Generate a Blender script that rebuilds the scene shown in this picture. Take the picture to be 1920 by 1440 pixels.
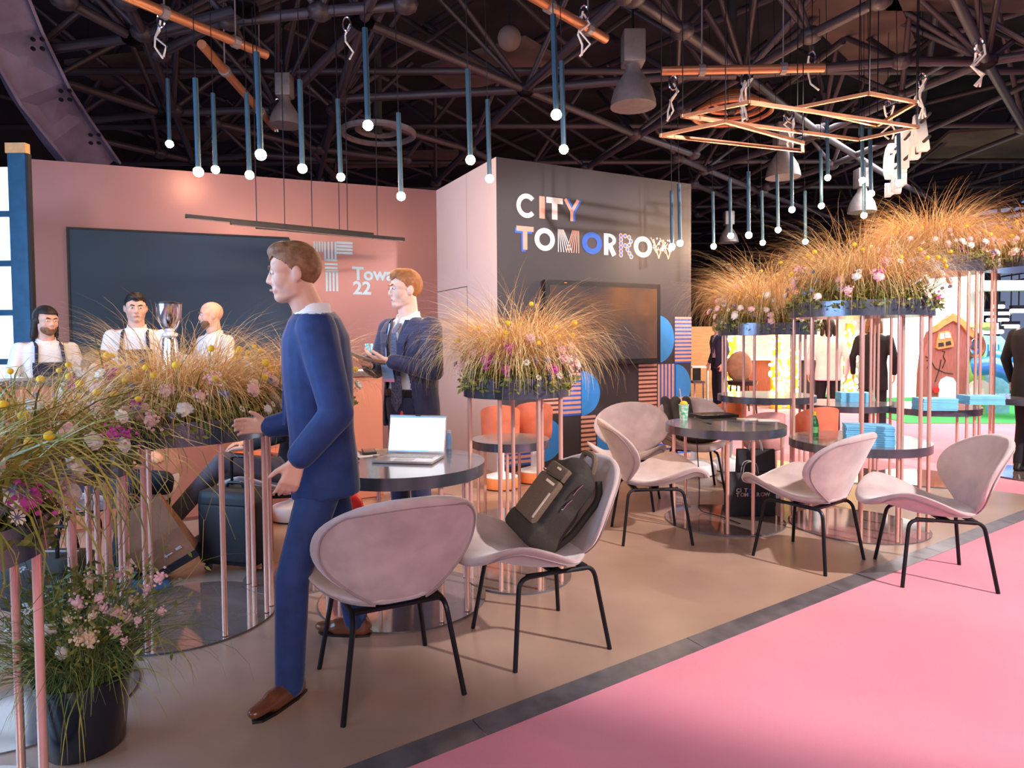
import bpy, bmesh, math, random
from mathutils import Vector, Matrix
PI = math.pi
for o in list(bpy.data.objects): bpy.data.objects.remove(o)
scn = bpy.context.scene
C = scn.collection

# ------------------------------------------------------------------ camera
FPX, HC, PITCH, ROLL, SHIFT = 1230.0, 1.38, math.radians(2.0), 0.008, 37.0
_fw = Vector((0, math.cos(PITCH), -math.sin(PITCH)))
_up0 = Vector((0, math.sin(PITCH), math.cos(PITCH)))
_rt0 = Vector((1, 0, 0))
_up = _up0 * math.cos(ROLL) + _rt0 * math.sin(ROLL)
_rt = _rt0 * math.cos(ROLL) - _up0 * math.sin(ROLL)
CAM = Vector((0, 0, HC))
cam_d = bpy.data.cameras.new('camera')
cam = bpy.data.objects.new('camera', cam_d); C.objects.link(cam)
m3 = Matrix((_rt, _up, -_fw)).transposed()
cam.matrix_world = Matrix.Translation(CAM) @ m3.to_4x4()
cam_d.sensor_width = 36.0; cam_d.lens = FPX / 1920 * 36.0
cam_d.shift_y = -SHIFT / 1920; cam_d.clip_start = 0.05; cam_d.clip_end = 200
scn.camera = cam

def ray(x, y):
    return _fw + _rt * ((x - 960) / FPX) + _up * ((720 - y - SHIFT) / FPX)
def atY(x, y, Y):
    r = ray(x, y); return CAM + r * (Y / r.y)
def atZ(x, y, z):
    r = ray(x, y); return CAM + r * ((z - HC) / r.z)
def atP(x, y, p, n):
    r = ray(x, y); return CAM + r * ((Vector(p) - CAM).dot(n) / r.dot(n))

# ------------------------------------------------------------------ world, lights, exposure
w = bpy.data.worlds.new('world'); scn.world = w; w.use_nodes = True
bg = w.node_tree.nodes['Background']
bg.inputs[0].default_value = (0.50, 0.62, 1.0, 1); bg.inputs[1].default_value = 0.22
vs = scn.view_settings
vs.view_transform = 'Standard'; vs.look = 'None'; vs.gamma = 1; vs.use_curve_mapping = False
vs.exposure = 0.6

def aim(o, tgt):
    d = Vector(tgt) - o.location
    o.rotation_euler = d.to_track_quat('-Z', 'Y').to_euler()
def light(name, kind, loc, power, col, tgt=None, size=1, size_y=None, blend=None, angle=None):
    l = bpy.data.lights.new(name, kind); l.energy = power; l.color = col
    if kind == 'AREA':
        l.size = size
        if size_y: l.shape = 'RECTANGLE'; l.size_y = size_y
    elif kind in ('POINT', 'SPOT'): l.shadow_soft_size = size
    if kind == 'SPOT': l.spot_blend = blend; l.spot_size = angle
    o = bpy.data.objects.new(name, l); C.objects.link(o); o.location = loc
    if tgt: aim(o, tgt)
    return o
# daylight from the glazed facade on the left, an added warm fill behind the camera, hall floodlight over the aisle
light('daylight_facade_left', 'AREA', (-4.6, 1.6, 2.3), 250, (0.36, 0.62, 1.0), (0.5, 3.0, 0.9), 4.0, 3.0)
light('fill_behind_camera', 'AREA', (1.5, -6.0, 4.6), 330, (1.0, 0.83, 0.80), (0.5, 5.5, 0.8), 7.0, 3.0)
light('hall_floodlight', 'SPOT', (6.5, 0.0, 5.4), 2700, (1.0, 0.91, 0.88), (2.35, 5.55, 0.0), 0.12, None, 0.22, math.radians(52))
light('far_hall_light', 'AREA', (8.0, 11.0, 4.2), 700, (1.0, 0.95, 0.9), (7.0, 12.0, 0), 6.0, 5.0)

# ------------------------------------------------------------------ materials
MATS = {}
def mat(name, col, rough=0.5, metal=0.0, var=0.06, scale=12.0, bump=0.0, bscale=80.0, sheen=0.0, emit=None, estr=0.0, trans=0.0, coat=0.0, alpha=1.0, col2=None, stretch=None, ior=1.45):
    if name in MATS: return MATS[name]
    m = bpy.data.materials.new(name); m.use_nodes = True
    nt = m.node_tree; b = nt.nodes['Principled BSDF']; L = nt.links
    c = tuple(col)
    if col2 is None: col2 = tuple(min(1, x * (1 + 2 * var) + 0.0) for x in c); c1 = tuple(max(0, x * (1 - 2 * var)) for x in c)
    else: c1 = c; col2 = tuple(col2)
    tc = nt.nodes.new('ShaderNodeTexCoord'); mp = nt.nodes.new('ShaderNodeMapping')
    L.new(tc.outputs['Object'], mp.inputs[0])
    if stretch: mp.inputs['Scale'].default_value = stretch
    nz = nt.nodes.new('ShaderNodeTexNoise'); nz.inputs['Scale'].default_value = scale; nz.inputs['Detail'].default_value = 4
    L.new(mp.outputs[0], nz.inputs['Vector'])
    rp = nt.nodes.new('ShaderNodeValToRGB')
    rp.color_ramp.elements[0].position = 0.35; rp.color_ramp.elements[1].position = 0.65
    rp.color_ramp.elements[0].color = (*c1, 1); rp.color_ramp.elements[1].color = (*col2, 1)
    L.new(nz.outputs[0], rp.inputs[0]); L.new(rp.outputs[0], b.inputs['Base Color'])
    b.inputs['Roughness'].default_value = rough; b.inputs['Metallic'].default_value = metal
    b.inputs['IOR'].default_value = ior
    if sheen: b.inputs['Sheen Weight'].default_value = sheen; b.inputs['Sheen Roughness'].default_value = 0.35
    if coat: b.inputs['Coat Weight'].default_value = coat; b.inputs['Coat Roughness'].default_value = 0.08
    if trans: b.inputs['Transmission Weight'].default_value = trans
    if alpha < 1: b.inputs['Alpha'].default_value = alpha
    if emit: b.inputs['Emission Color'].default_value = (*emit, 1); b.inputs['Emission Strength'].default_value = estr
    if bump:
        n2 = nt.nodes.new('ShaderNodeTexNoise'); n2.inputs['Scale'].default_value = bscale; n2.inputs['Detail'].default_value = 3
        L.new(mp.outputs[0], n2.inputs['Vector'])
        bp = nt.nodes.new('ShaderNodeBump'); bp.inputs['Strength'].default_value = bump; bp.inputs['Distance'].default_value = 0.004
        L.new(n2.outputs[0], bp.inputs['Height']); L.new(bp.outputs[0], b.inputs['Normal'])
    MATS[name] = m; return m

M = {}
M['concrete'] = mat('stand_floor', (0.32, 0.205, 0.155), 0.30, 0, col2=(0.40, 0.27, 0.205), scale=1.6, bump=0.06, bscale=60)
M['carpet'] = mat('pink_carpet', (0.74, 0.20, 0.28), 0.95, 0, col2=(0.78, 0.245, 0.32), scale=1.3, bump=0.5, bscale=900, sheen=0.4)
M['turf'] = mat('turf', (0.05, 0.36, 0.09), 0.95, 0, scale=30, bump=0.5, bscale=500)
M['far_floor'] = mat('far_floor', (0.55, 0.5, 0.5), 0.6, scale=2)
M['trim'] = mat('edge_trim', (0.10, 0.095, 0.11), 0.35, 0.3, col2=(0.17, 0.16, 0.18), scale=9)
M['copperwall'] = mat('copper_wall', (0.235, 0.108, 0.108), 0.38, 0.35, col2=(0.265, 0.126, 0.122), scale=0.8)
M['pinkwall'] = mat('pale_pink_wall', (0.70, 0.555, 0.56), 0.55, 0.0, var=0.02, scale=0.8)
M['greywall'] = mat('charcoal_wall', (0.034, 0.029, 0.038), 0.6, 0.0, var=0.05, scale=1.2)
M['navyboard'] = mat('navy_board', (0.010, 0.030, 0.065), 0.65, var=0.08, scale=1.0)
M['counter'] = mat('counter_top', (0.10, 0.075, 0.075), 0.35)
M['barfront'] = mat('bar_front', (0.60, 0.22, 0.13), 0.4, 0.25, scale=0.8)
M['black'] = mat('black_metal', (0.012, 0.011, 0.015), 0.38, 0.5)
M['blackplastic'] = mat('black_plastic', (0.015, 0.015, 0.018), 0.35)
M['matteblack'] = mat('matte_black', (0.02, 0.018, 0.022), 0.8)
M['bluetube'] = mat('blue_tube', (0.025, 0.062, 0.105), 0.45, 0.4, var=0.03)
M['copper'] = mat('copper_tube', (0.90, 0.53, 0.43), 0.25, 0.55, var=0.03, scale=3)
M['copperpipe'] = mat('copper_pipe', (0.42, 0.17, 0.09), 0.4, 0.6, var=0.1, scale=6)
M['steel'] = mat('tray_steel', (0.17, 0.185, 0.225), 0.22, 0.8, var=0.10, scale=9, stretch=(1, 1, 0.02))
M['disctop'] = mat('table_top', (0.16, 0.145, 0.15), 0.2, 0.0, var=0.05, coat=0.5)
M['glassbase'] = mat('smoked_base', (0.17, 0.12, 0.105), 0.08, 0.0, var=0.03, coat=1.0)
M['velvet'] = mat('beige_velvet', (0.50, 0.385, 0.375), 0.85, 0, var=0.07, scale=7, sheen=0.8, bump=0.12, bscale=300)
M['seam'] = mat('velvet_seam', (0.30, 0.225, 0.225), 0.9, sheen=0.3)
M['white'] = mat('white_paint', (0.80, 0.80, 0.82), 0.5, var=0.02)
M['whitebox'] = mat('white_booth', (0.88, 0.88, 0.90), 0.7, var=0.01)
M['terracotta'] = mat('terracotta', (0.66, 0.17, 0.09), 0.6, var=0.05)
M['dustypink'] = mat('dusty_pink', (0.60, 0.28, 0.27), 0.8, sheen=0.4)
M['orange'] = mat('orange_lacquer_and_warm_light', (0.78, 0.22, 0.06), 0.5)  # lacquer; on white stool pedestals it stands for the warm light
M['roof'] = mat('roof_deck', (0.020, 0.016, 0.024), 0.9, var=0.3, scale=0.8)
M['truss'] = mat('truss_steel', (0.040, 0.030, 0.042), 0.5, 0.3, var=0.25, scale=2)
M['girder'] = mat('girder_steel', (0.15, 0.12, 0.20), 0.5, 0.3, var=0.15, scale=2)
M['panel'] = mat('acoustic_panel', (0.065, 0.042, 0.042), 0.9, var=0.15, scale=1.5)
M['lampmetal'] = mat('lamp_metal', (0.19, 0.165, 0.18), 0.45, 0.4)
M['chrome'] = mat('chrome', (0.80, 0.80, 0.84), 0.10, 1.0, var=0.03, scale=20)
M['bulb'] = mat('bulb', (1, 0.8, 0.5), 0.5, emit=(1.0, 0.74, 0.42), estr=60)
M['fairy'] = mat('fairy_bulb', (1, 0.8, 0.4), 0.5, emit=(1.0, 0.72, 0.30), estr=7)
M['tubelight'] = mat('tube_light', (1, 1, 1), 0.5, emit=(0.9, 0.95, 1.0), estr=3)
M['signwhite'] = mat('sign_white', (0.75, 0.74, 0.76), 0.6, var=0.02)
M['cable'] = mat('cable_white', (0.65, 0.62, 0.62), 0.6)
M['printwhite'] = mat('print_white', (0.62, 0.58, 0.60), 0.7, var=0.02)
M['printpeach'] = mat('print_peach', (0.62, 0.32, 0.26), 0.7, var=0.02)
M['printblue'] = mat('print_blue', (0.03, 0.12, 0.55), 0.7, var=0.02)
M['printsky'] = mat('print_sky', (0.03, 0.24, 0.70), 0.7, var=0.02)
M['printteal'] = mat('print_teal', (0.38, 0.52, 0.58), 0.7, var=0.02)
M['printbrown'] = mat('print_brown', (0.085, 0.03, 0.025), 0.7, var=0.02)
M['screen'] = mat('tv_screen', (0.03, 0.03, 0.035), 0.12, var=0.02, coat=1.0)
M['tvscreen'] = mat('tv_picture', (0.03, 0.028, 0.035), 0.16, col2=(0.10, 0.05, 0.03), scale=2.0, coat=1.0, emit=(0.5, 0.32, 0.22), estr=0.05)
M['laptopscreen'] = mat('laptop_screen', (0.9, 0.9, 0.92), 0.4, emit=(0.92, 0.95, 1.0), estr=0.75)
M['screenblue'] = mat('laptop_bar', (0.1, 0.3, 0.6), 0.4, emit=(0.10, 0.32, 0.62), estr=0.6)
M['silver'] = mat('silver', (0.50, 0.46, 0.46), 0.35, 0.7)
M['key'] = mat('keys', (0.34, 0.31, 0.31), 0.5)
M['paper'] = mat('paper', (0.82, 0.70, 0.64), 0.8, var=0.02)
M['kraft'] = mat('kraft_paper', (0.30, 0.135, 0.075), 0.85, var=0.08, scale=8)
M['bagblack'] = mat('black_paper', (0.018, 0.016, 0.022), 0.55)
M['bookblue'] = mat('book_blue', (0.16, 0.52, 0.80), 0.6, var=0.04)
M['bookpage'] = mat('book_pages', (0.75, 0.78, 0.80), 0.8)
M['greenglass'] = mat('green_glass', (0.02, 0.25, 0.06), 0.06, trans=0.6, var=0.02)
M['yellow'] = mat('yellow', (0.85, 0.55, 0.04), 0.6)
M['red'] = mat('red_nylon', (0.78, 0.03, 0.03), 0.4, var=0.06)
M['backpack'] = mat('backpack_fabric', (0.030, 0.022, 0.018), 0.8, var=0.12, scale=200, bump=0.1)
M['backpack2'] = mat('backpack_panel', (0.15, 0.098, 0.064), 0.85, var=0.1, scale=200, bump=0.1)
M['reflect'] = mat('reflective_piping', (0.62, 0.52, 0.46), 0.4, 0.2)
M['suitcase'] = mat('suitcase_fabric', (0.012, 0.011, 0.014), 0.6)
M['pot'] = mat('black_pot', (0.010, 0.012, 0.022), 0.22, coat=0.3)
M['soil'] = mat('soil', (0.03, 0.018, 0.01), 0.95, bump=0.4)
M['wheat'] = mat('wheat_grass', (0.74, 0.38, 0.11), 0.6, col2=(0.95, 0.72, 0.38), scale=7)
M['amber'] = mat('amber_grass', (0.48, 0.16, 0.03), 0.6, col2=(0.84, 0.46, 0.12), scale=6)
M['greengrass'] = mat('green_grass', (0.10, 0.17, 0.025), 0.5, col2=(0.46, 0.36, 0.07), scale=5)
M['bluegreen'] = mat('fescue', (0.05, 0.10, 0.03), 0.5, col2=(0.24, 0.30, 0.09), scale=9)
M['leaf'] = mat('foliage', (0.06, 0.10, 0.015), 0.6, col2=(0.32, 0.32, 0.06), scale=14)
M['stem'] = mat('stems', (0.16, 0.19, 0.05), 0.6)
M['fyellow'] = mat('billy_button', (0.88, 0.56, 0.03), 0.8, bump=0.6, bscale=200)
M['fpink'] = mat('pink_petal', (0.86, 0.46, 0.50), 0.7, col2=(0.92, 0.62, 0.62), scale=30)
M['fwhite'] = mat('white_petal', (0.86, 0.80, 0.74), 0.7, var=0.04, scale=30)
M['fmagenta'] = mat('magenta_petal', (0.52, 0.06, 0.33), 0.7, scale=30)
M['fblue'] = mat('thistle', (0.10, 0.11, 0.22), 0.7, col2=(0.24, 0.26, 0.40), scale=60)
M['skin'] = mat('skin', (0.72, 0.40, 0.29), 0.5, var=0.04, scale=10)
M['skinpale'] = mat('skin_pale', (0.80, 0.50, 0.38), 0.5, var=0.04, scale=10)
M['lips'] = mat('lips', (0.52, 0.20, 0.16), 0.5)
M['eyewhite'] = mat('eye_white', (0.8, 0.78, 0.76), 0.3)
M['iris'] = mat('iris', (0.03, 0.03, 0.04), 0.2)
M['hairginger'] = mat('hair_ginger', (0.30, 0.10, 0.03), 0.6, col2=(0.46, 0.18, 0.06), scale=40, bump=0.4, bscale=120)
M['hairbrown'] = mat('hair_brown', (0.16, 0.07, 0.03), 0.6, col2=(0.28, 0.13, 0.06), scale=40, bump=0.4, bscale=120)
M['hairdark'] = mat('hair_dark', (0.018, 0.010, 0.008), 0.55, bump=0.4, bscale=120)
M['navysuit'] = mat('navy_suit', (0.035, 0.040, 0.095), 0.75, var=0.08, scale=20, sheen=0.25, bump=0.1, bscale=400)
M['bluesuit'] = mat('blue_suit', (0.014, 0.035, 0.135), 0.75, var=0.08, scale=20, sheen=0.25, bump=0.1, bscale=400)
M['shirt'] = mat('white_shirt', (0.82, 0.78, 0.78), 0.7, var=0.02)
M['tie'] = mat('tie', (0.10, 0.10, 0.17), 0.6, var=0.3, scale=120)
M['brownshoe'] = mat('brown_leather', (0.16, 0.05, 0.022), 0.3, coat=0.4)
M['blackshoe'] = mat('black_leather', (0.012, 0.01, 0.01), 0.35)
M['apron'] = mat('navy_apron', (0.010, 0.016, 0.05), 0.8)
M['greytrouser'] = mat('grey_trouser', (0.11, 0.085, 0.095), 0.85, var=0.1)
M['darkjean'] = mat('dark_trouser', (0.012, 0.018, 0.035), 0.85)
M['coatblack'] = mat('black_coat', (0.012, 0.011, 0.016), 0.85)
M['jacketbrown'] = mat('jacket_cloth', (0.055, 0.042, 0.036), 0.9, var=0.12, bump=0.2, bscale=100)
M['wood'] = mat('wood_panel', (0.62, 0.27, 0.10), 0.6, col2=(0.72, 0.34, 0.14), scale=4, stretch=(1, 1, 8))
M['playbrown'] = mat('play_brown', (0.30, 0.10, 0.085), 0.7, var=0.08, scale=5, stretch=(12, 12, 1))
M['playorange'] = mat('play_orange', (0.68, 0.25, 0.08), 0.6)
M['playgreen'] = mat('play_green', (0.40, 0.72, 0.16), 0.5)
M['playblue'] = mat('play_blue', (0.02, 0.20, 0.72), 0.3, coat=0.4)
M['playsky'] = mat('play_sky', (0.30, 0.62, 0.86), 0.5)
M['bluecol'] = mat('blue_column', (0.02, 0.08, 0.15), 0.4, 0.2)
M['tan'] = mat('tan_cap', (0.62, 0.33, 0.14), 0.6)
M['pane'] = mat('window_pane', (0.85, 0.92, 1.0), 0.1, trans=0.9, var=0.01)
M['cupstripe'] = mat('straw_blue', (0.25, 0.55, 0.70), 0.5, var=0.3, scale=60)
M['clear'] = mat('clear_plastic', (0.85, 0.9, 0.9), 0.1, trans=0.8, var=0.01)
M['badge'] = mat('badge_blue', (0.30, 0.55, 0.85), 0.4)
M['badgepink'] = mat('badge_pink', (0.85, 0.35, 0.5), 0.4)

# ------------------------------------------------------------------ mesh helpers
class MB:
    def __init__(s): s.v = []; s.f = []; s.m = []; s.cur = 0
    def add(s, vs_, fs_):
        b = len(s.v); s.v.extend([tuple(p) for p in vs_])
        for f in fs_: s.f.append([i + b for i in f]); s.m.append(s.cur)
        return s
    def box(s, c, d, rot=None, bev=0.0):
        hx, hy, hz = d[0] / 2, d[1] / 2, d[2] / 2
        if bev <= 0:
            P = [Vector((x, y, z)) for x in (-hx, hx) for y in (-hy, hy) for z in (-hz, hz)]
            F = [(0, 1, 3, 2), (4, 6, 7, 5), (0, 4, 5, 1), (2, 3, 7, 6), (0, 2, 6, 4), (1, 5, 7, 3)]
        else:
            bm = bmesh.new(); bmesh.ops.create_cube(bm, size=1)
            for v in bm.verts: v.co = Vector((v.co.x * d[0], v.co.y * d[1], v.co.z * d[2]))
            bmesh.ops.bevel(bm, geom=bm.edges[:], offset=bev, segments=2, affect='EDGES', profile=0.6)
            bm.verts.index_update(); P = [v.co.copy() for v in bm.verts]; F = [[v.index for v in f.verts] for f in bm.faces]; bm.free()
        if rot is not None: P = [rot @ p for p in P]
        c = Vector(c); return s.add([p + c for p in P], F)
    def tube(s, pts, r, n=8, cap=True, closed=False):
        pts = [Vector(p) for p in pts]; k = len(pts)
        rs = r if isinstance(r, (list, tuple)) else [r] * k
        V = []; F = []; prev = None
        for i, p in enumerate(pts):
            a = pts[i - 1] if (i or closed) else p; b = pts[(i + 1) % k] if (i < k - 1 or closed) else p
            t = (b - a).normalized() if (b - a).length > 1e-9 else Vector((0, 0, 1))
            if prev is None:
                q = Vector((1, 0, 0)) if abs(t.x) < 0.9 else Vector((0, 1, 0)); u = t.cross(q).normalized()
            else:
                u = (prev - t * prev.dot(t)); u = u.normalized() if u.length > 1e-6 else t.orthogonal().normalized()
            prev = u; w_ = t.cross(u)
            for j in range(n):
                an = 2 * PI * j / n; V.append(p + (u * math.cos(an) + w_ * math.sin(an)) * rs[i])
        for i in range(k if closed else k - 1):
            i2 = (i + 1) % k
            for j in range(n):
                j2 = (j + 1) % n; F.append((i * n + j, i * n + j2, i2 * n + j2, i2 * n + j))
        if cap and not closed:
            F.append(tuple(range(n - 1, -1, -1))); F.append(tuple((k - 1) * n + j for j in range(n)))
        return s.add(V, F)
    def lathe(s, prof, c=(0, 0, 0), n=32, rot=None):
        V = []; F = []; c = Vector(c); k = len(prof)
        for r, z in prof:
            for j in range(n):
                a = 2 * PI * j / n; p = Vector((r * math.cos(a), r * math.sin(a), z))
                if rot is not None: p = rot @ p
                V.append(p + c)
        for i in range(k - 1):
            for j in range(n):
                j2 = (j + 1) % n; F.append((i * n + j, i * n + j2, (i + 1) * n + j2, (i + 1) * n + j))
        if prof[0][0] > 1e-4: F.append(tuple(range(n - 1, -1, -1)))
        if prof[-1][0] > 1e-4: F.append(tuple((k - 1) * n + j for j in range(n)))
        return s.add(V, F)
    def ell(s, c, r, n=12, m=8, rot=None):
        V = []; F = []; c = Vector(c)
        for i in range(m + 1):
            th = PI * i / m
            for j in range(n):
                a = 2 * PI * j / n
                p = Vector((r[0] * math.sin(th) * math.cos(a), r[1] * math.sin(th) * math.sin(a), r[2] * math.cos(th)))
                if rot is not None: p = rot @ p
                V.append(p + c)
        for i in range(m):
            for j in range(n):
                j2 = (j + 1) % n; F.append((i * n + j, (i + 1) * n + j, (i + 1) * n + j2, i * n + j2))
        return s.add(V, F)
    def cap(s, p0, p1, r0, r1, n=12, flat=None):
        p0 = Vector(p0); p1 = Vector(p1); t = (p1 - p0); L = t.length; t = t.normalized() if L > 1e-6 else Vector((0, 0, 1))
        u = t.orthogonal().normalized(); w_ = t.cross(u); rings = []
        for k in range(1, 5): a = PI / 2 * k / 4; rings.append((-r0 * math.cos(a), r0 * math.sin(a)))
        for k in range(0, 4): a = PI / 2 * k / 4; rings.append((L + r1 * math.sin(a), r1 * math.cos(a)))
        V = [p0 - t * r0]; F = []
        for z, r in rings:
            for j in range(n):
                a = 2 * PI * j / n; off = (u * math.cos(a) + w_ * math.sin(a)) * r
                V.append(p0 + t * z + off)
        V.append(p1 + t * r1)
        if flat:
            ax, fac = Vector(flat[0]).normalized(), flat[1]; mid = (p0 + p1) / 2
            V = [v - ax * ((v - mid).dot(ax) - ((v - mid).dot(t)) * t.dot(ax)) * (1 - fac) for v in V]
        for j in range(n): F.append((0, 1 + (j + 1) % n, 1 + j))
        R = len(rings)
        for i in range(R - 1):
            for j in range(n):
                j2 = (j + 1) % n; F.append((1 + i * n + j, 1 + i * n + j2, 1 + (i + 1) * n + j2, 1 + (i + 1) * n + j))
        e = len(V) - 1
        for j in range(n): F.append((1 + (R - 1) * n + j, 1 + (R - 1) * n + (j + 1) % n, e))
        return s.add(V, F)
    def prism(s, poly, fn, d):
        # poly: 2d points, fn(a,b,h)->3d, extruded from h=0 to h=d
        k = len(poly); V = [fn(a, b, 0) for a, b in poly] + [fn(a, b, d) for a, b in poly]
        F = [tuple(range(k)), tuple(range(2 * k - 1, k - 1, -1))] + [(i, i + k, (i + 1) % k + k, (i + 1) % k) for i in range(k)]
        return s.add(V, F)
    def mesh(s, name, mats, smooth=None):
        me = bpy.data.meshes.new(name); me.from_pydata(s.v, [], s.f); me.update()
        mats = mats if isinstance(mats, (list, tuple)) else [mats]
        for x in mats: me.materials.append(x)
        if len(mats) > 1: me.polygons.foreach_set('material_index', s.m)
        bm = bmesh.new(); bm.from_mesh(me); bmesh.ops.recalc_face_normals(bm, faces=bm.faces[:]); bm.to_mesh(me); bm.free()
        if smooth is not None:
            me.polygons.foreach_set('use_smooth', [True] * len(me.polygons))
            if smooth < 180: me.set_sharp_from_angle(angle=math.radians(smooth))
        return me
    def build(s, name, mats, parent=None, smooth=35):
        return link(name, s.mesh(name, mats, smooth), parent)
def link(name, me, parent=None, loc=None, rot=None, sc=None):
    o = bpy.data.objects.new(name, me); C.objects.link(o)
    if parent is not None: o.parent = parent
    if loc is not None: o.location = loc
    if rot is not None: o.rotation_euler = rot
    if sc is not None: o.scale = sc if isinstance(sc, (list, tuple)) else (sc, sc, sc)
    return o
def tag(o, label, cat, group=None):
    o['label'] = label; o['category'] = cat
    if group: o['group'] = group
    return o
def struct(o, label=None):
    o['kind'] = 'structure'
    if label: o['label'] = label
    return o
def thing(name, label, cat, loc=(0, 0, 0), rz=0, group=None):
    o = bpy.data.objects.new(name, None); C.objects.link(o); o.empty_display_size = 0.1
    o.location = loc; o.rotation_euler = (0, 0, rz); return tag(o, label, cat, group)
def dup(root, loc, rz, label, group=None):
    r = root.copy(); C.objects.link(r); r.location = loc; r.rotation_euler = (0, 0, rz); r['label'] = label
    if group: r['group'] = group
    for ch in list(root.children):
        c = ch.copy(); C.objects.link(c); c.parent = r
        for g in list(ch.children):
            d = g.copy(); C.objects.link(d); d.parent = c
    return r
def rz3(a): return Matrix.Rotation(a, 3, 'Z')
def fillet(pts, r, k=5):
    pts = [Vector(p) for p in pts]; out = [pts[0]]
    for i in range(1, len(pts) - 1):
        a = (pts[i - 1] - pts[i]).normalized(); b = (pts[i + 1] - pts[i]).normalized()
        p0 = pts[i] + a * r; p1 = pts[i] + b * r
        for j in range(k + 1):
            t = j / k; out.append((1 - t) ** 2 * p0 + 2 * t * (1 - t) * pts[i] + t * t * p1)
    out.append(pts[-1]); return out
def text_mesh(txt, size, depth, m, name, bold=0.0):
    cu = bpy.data.curves.new(name, 'FONT'); cu.body = txt; cu.size = size; cu.extrude = depth; cu.offset = bold; cu.resolution_u = 3
    o = bpy.data.objects.new(name, cu); C.objects.link(o)
    dg = bpy.context.evaluated_depsgraph_get(); me = bpy.data.meshes.new_from_object(o.evaluated_get(dg))
    bpy.data.objects.remove(o); me.materials.clear(); me.materials.append(m); me.name = name
    return me
# ------------------------------------------------------------------ the setting: floors
F0, F1 = atZ(690, 1424, 0), atZ(1747, 1022, 0)
FD = (F1 - F0).normalized(); FN = Vector((FD.y, -FD.x, 0))          # FN points to the aisle
corner = F0 + FD * 6.15
WH = 3.27                                                           # height of the stand's walls
WA, WB, WC, WD = [atZ(x, y, WH) for x, y in ((57, 298), (818, 357), (930, 294), (1296, 345))]
for p in (WA, WB, WC, WD): p.z = 0
def slab(name, pts, z0, z1, m):
    b = MB(); b.prism([(p[0], p[1]) for p in pts], lambda a, c, h: (a, c, z0 + h), z1 - z0); return struct(b.build(name, m, None, None))
carpet = slab('floor_aisle_carpet', [(-9, -9), (24, -9), (24, 43), (-9, 43)], -0.10, -0.006, M['carpet'])
carpet['label'] = 'bright pink aisle carpet around the exhibition stand'
fa = F0 - FD * 7.5
floor = slab('floor', [fa, corner, WD + Vector((0.05, 0.35, 0)), (-6.5, 9.2)], -0.09, 0.0, M['concrete'])
floor['label'] = 'brown concrete-look floor of the stand'
b = MB(); w_ = 0.105
for i in range(9):
    a0 = F0 + FD * (-4.2 + i * 1.15); a1 = a0 + FD * 1.146
    P = [a0, a1, a1 + FN * w_, a0 + FN * w_]
    b = MB(); zs = [0.003, 0.003, -0.004, -0.004]
    b.add([(p.x, p.y, z) for p, z in zip(P, zs)] + [(p.x, p.y, -0.02) for p in P], [(0, 1, 2, 3), (7, 6, 5, 4), (0, 4, 5, 1), (1, 5, 6, 2), (2, 6, 7, 3), (3, 7, 4, 0)])
    if i == 0: trim_root = struct(b.build('trim_1', M['trim'], None, None)); trim_root['label'] = 'dark metal edge strip between stand floor and pink carpet'
    else: b.build('edge_strip', M['trim'], trim_root, None)
turf = slab('floor_turf', [(6.4, 10.6), (20, 9.6), (20, 17), (7.2, 17)], -0.006, 0.004, M['turf']); turf['label'] = 'green artificial turf under the play equipment'
farf = slab('floor_far_booth', [(2.6, 13.2), (7.4, 13.2), (7.4, 18), (2.6, 18)], -0.006, 0.004, M['far_floor'])

# ------------------------------------------------------------------ the setting: stand walls
def wall(name, p, q, h, th, m, label):
    e = (q - p).normalized(); n = Vector((-e.y, e.x, 0))
    if n.y < 0: n = -n
    b = MB(); b.prism([(p.x, p.y), (q.x, q.y), (q.x + n.x * th, q.y + n.y * th), (p.x + n.x * th, p.y + n.y * th)], lambda a, c, z: (a, c, z), h)
    o = struct(b.build(name, m, None, None)); o['label'] = label; return o, e, n
wl, eL, nL = wall('wall_back_copper', WA, WB, WH, 0.12, M['copperwall'], 'rose copper back wall behind the coffee bar')
wr_, eR, nR = wall('wall_return', WB, WC, WH, 0.10, M['pinkwall'], 'pale pink return wall with a flush door')
wt, eT, nT = wall('wall_back_charcoal', WC, WD, WH, 0.35, M['greywall'], 'charcoal wall with printed lettering and screen')
nRc = nR if (CAM - WB).dot(nR) < 0 else -nR
class Plane:
    def __init__(s, o, e, n): s.o, s.e, s.n = o, e, n          # n points away from the camera
    def sz(s, x, y): p = atP(x, y, s.o, s.n); return (p - s.o).dot(s.e), p.z
    def pt(s, a, z, off=0.0): return s.o + s.e * a + Vector((0, 0, z)) - s.n * off
    def rect(s, b, a0, a1, z0, z1, d=0.004, off=0.0):
        b.prism([(a0, z0), (a1, z0), (a1, z1), (a0, z1)], lambda a, z, h: s.pt(a, z, off + h), d)
    def poly(s, b, P, d=0.004, off=0.0): b.prism(P, lambda a, z, h: s.pt(a, z, off + h), d)
    def mtx(s, a, z, off): 
        m = Matrix((s.e, Vector((0, 0, 1)), -s.n)).transposed().to_4x4(); return Matrix.Translation(s.pt(a, z, off)) @ m
PL, PT, PR = Plane(WA, eL, nL), Plane(WC, eT, nT), Plane(WB, eR, nRc)
for i, (x0, y0, x1, y1) in enumerate(((818, 549, 876, 537), (876, 537, 876, 880))):
    a0, z0 = PR.sz(x0, y0); a1, z1 = PR.sz(x1, y1); b = MB()
    if i == 0: PR.rect(b, a0, a1, z1 - 0.004, z1 + 0.004, 0.002)
    else: PR.rect(b, a0 - 0.004, a0 + 0.004, max(0, z1), z0, 0.002)
    b.build('door_gap', M['greywall'], wr_, None)
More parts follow.
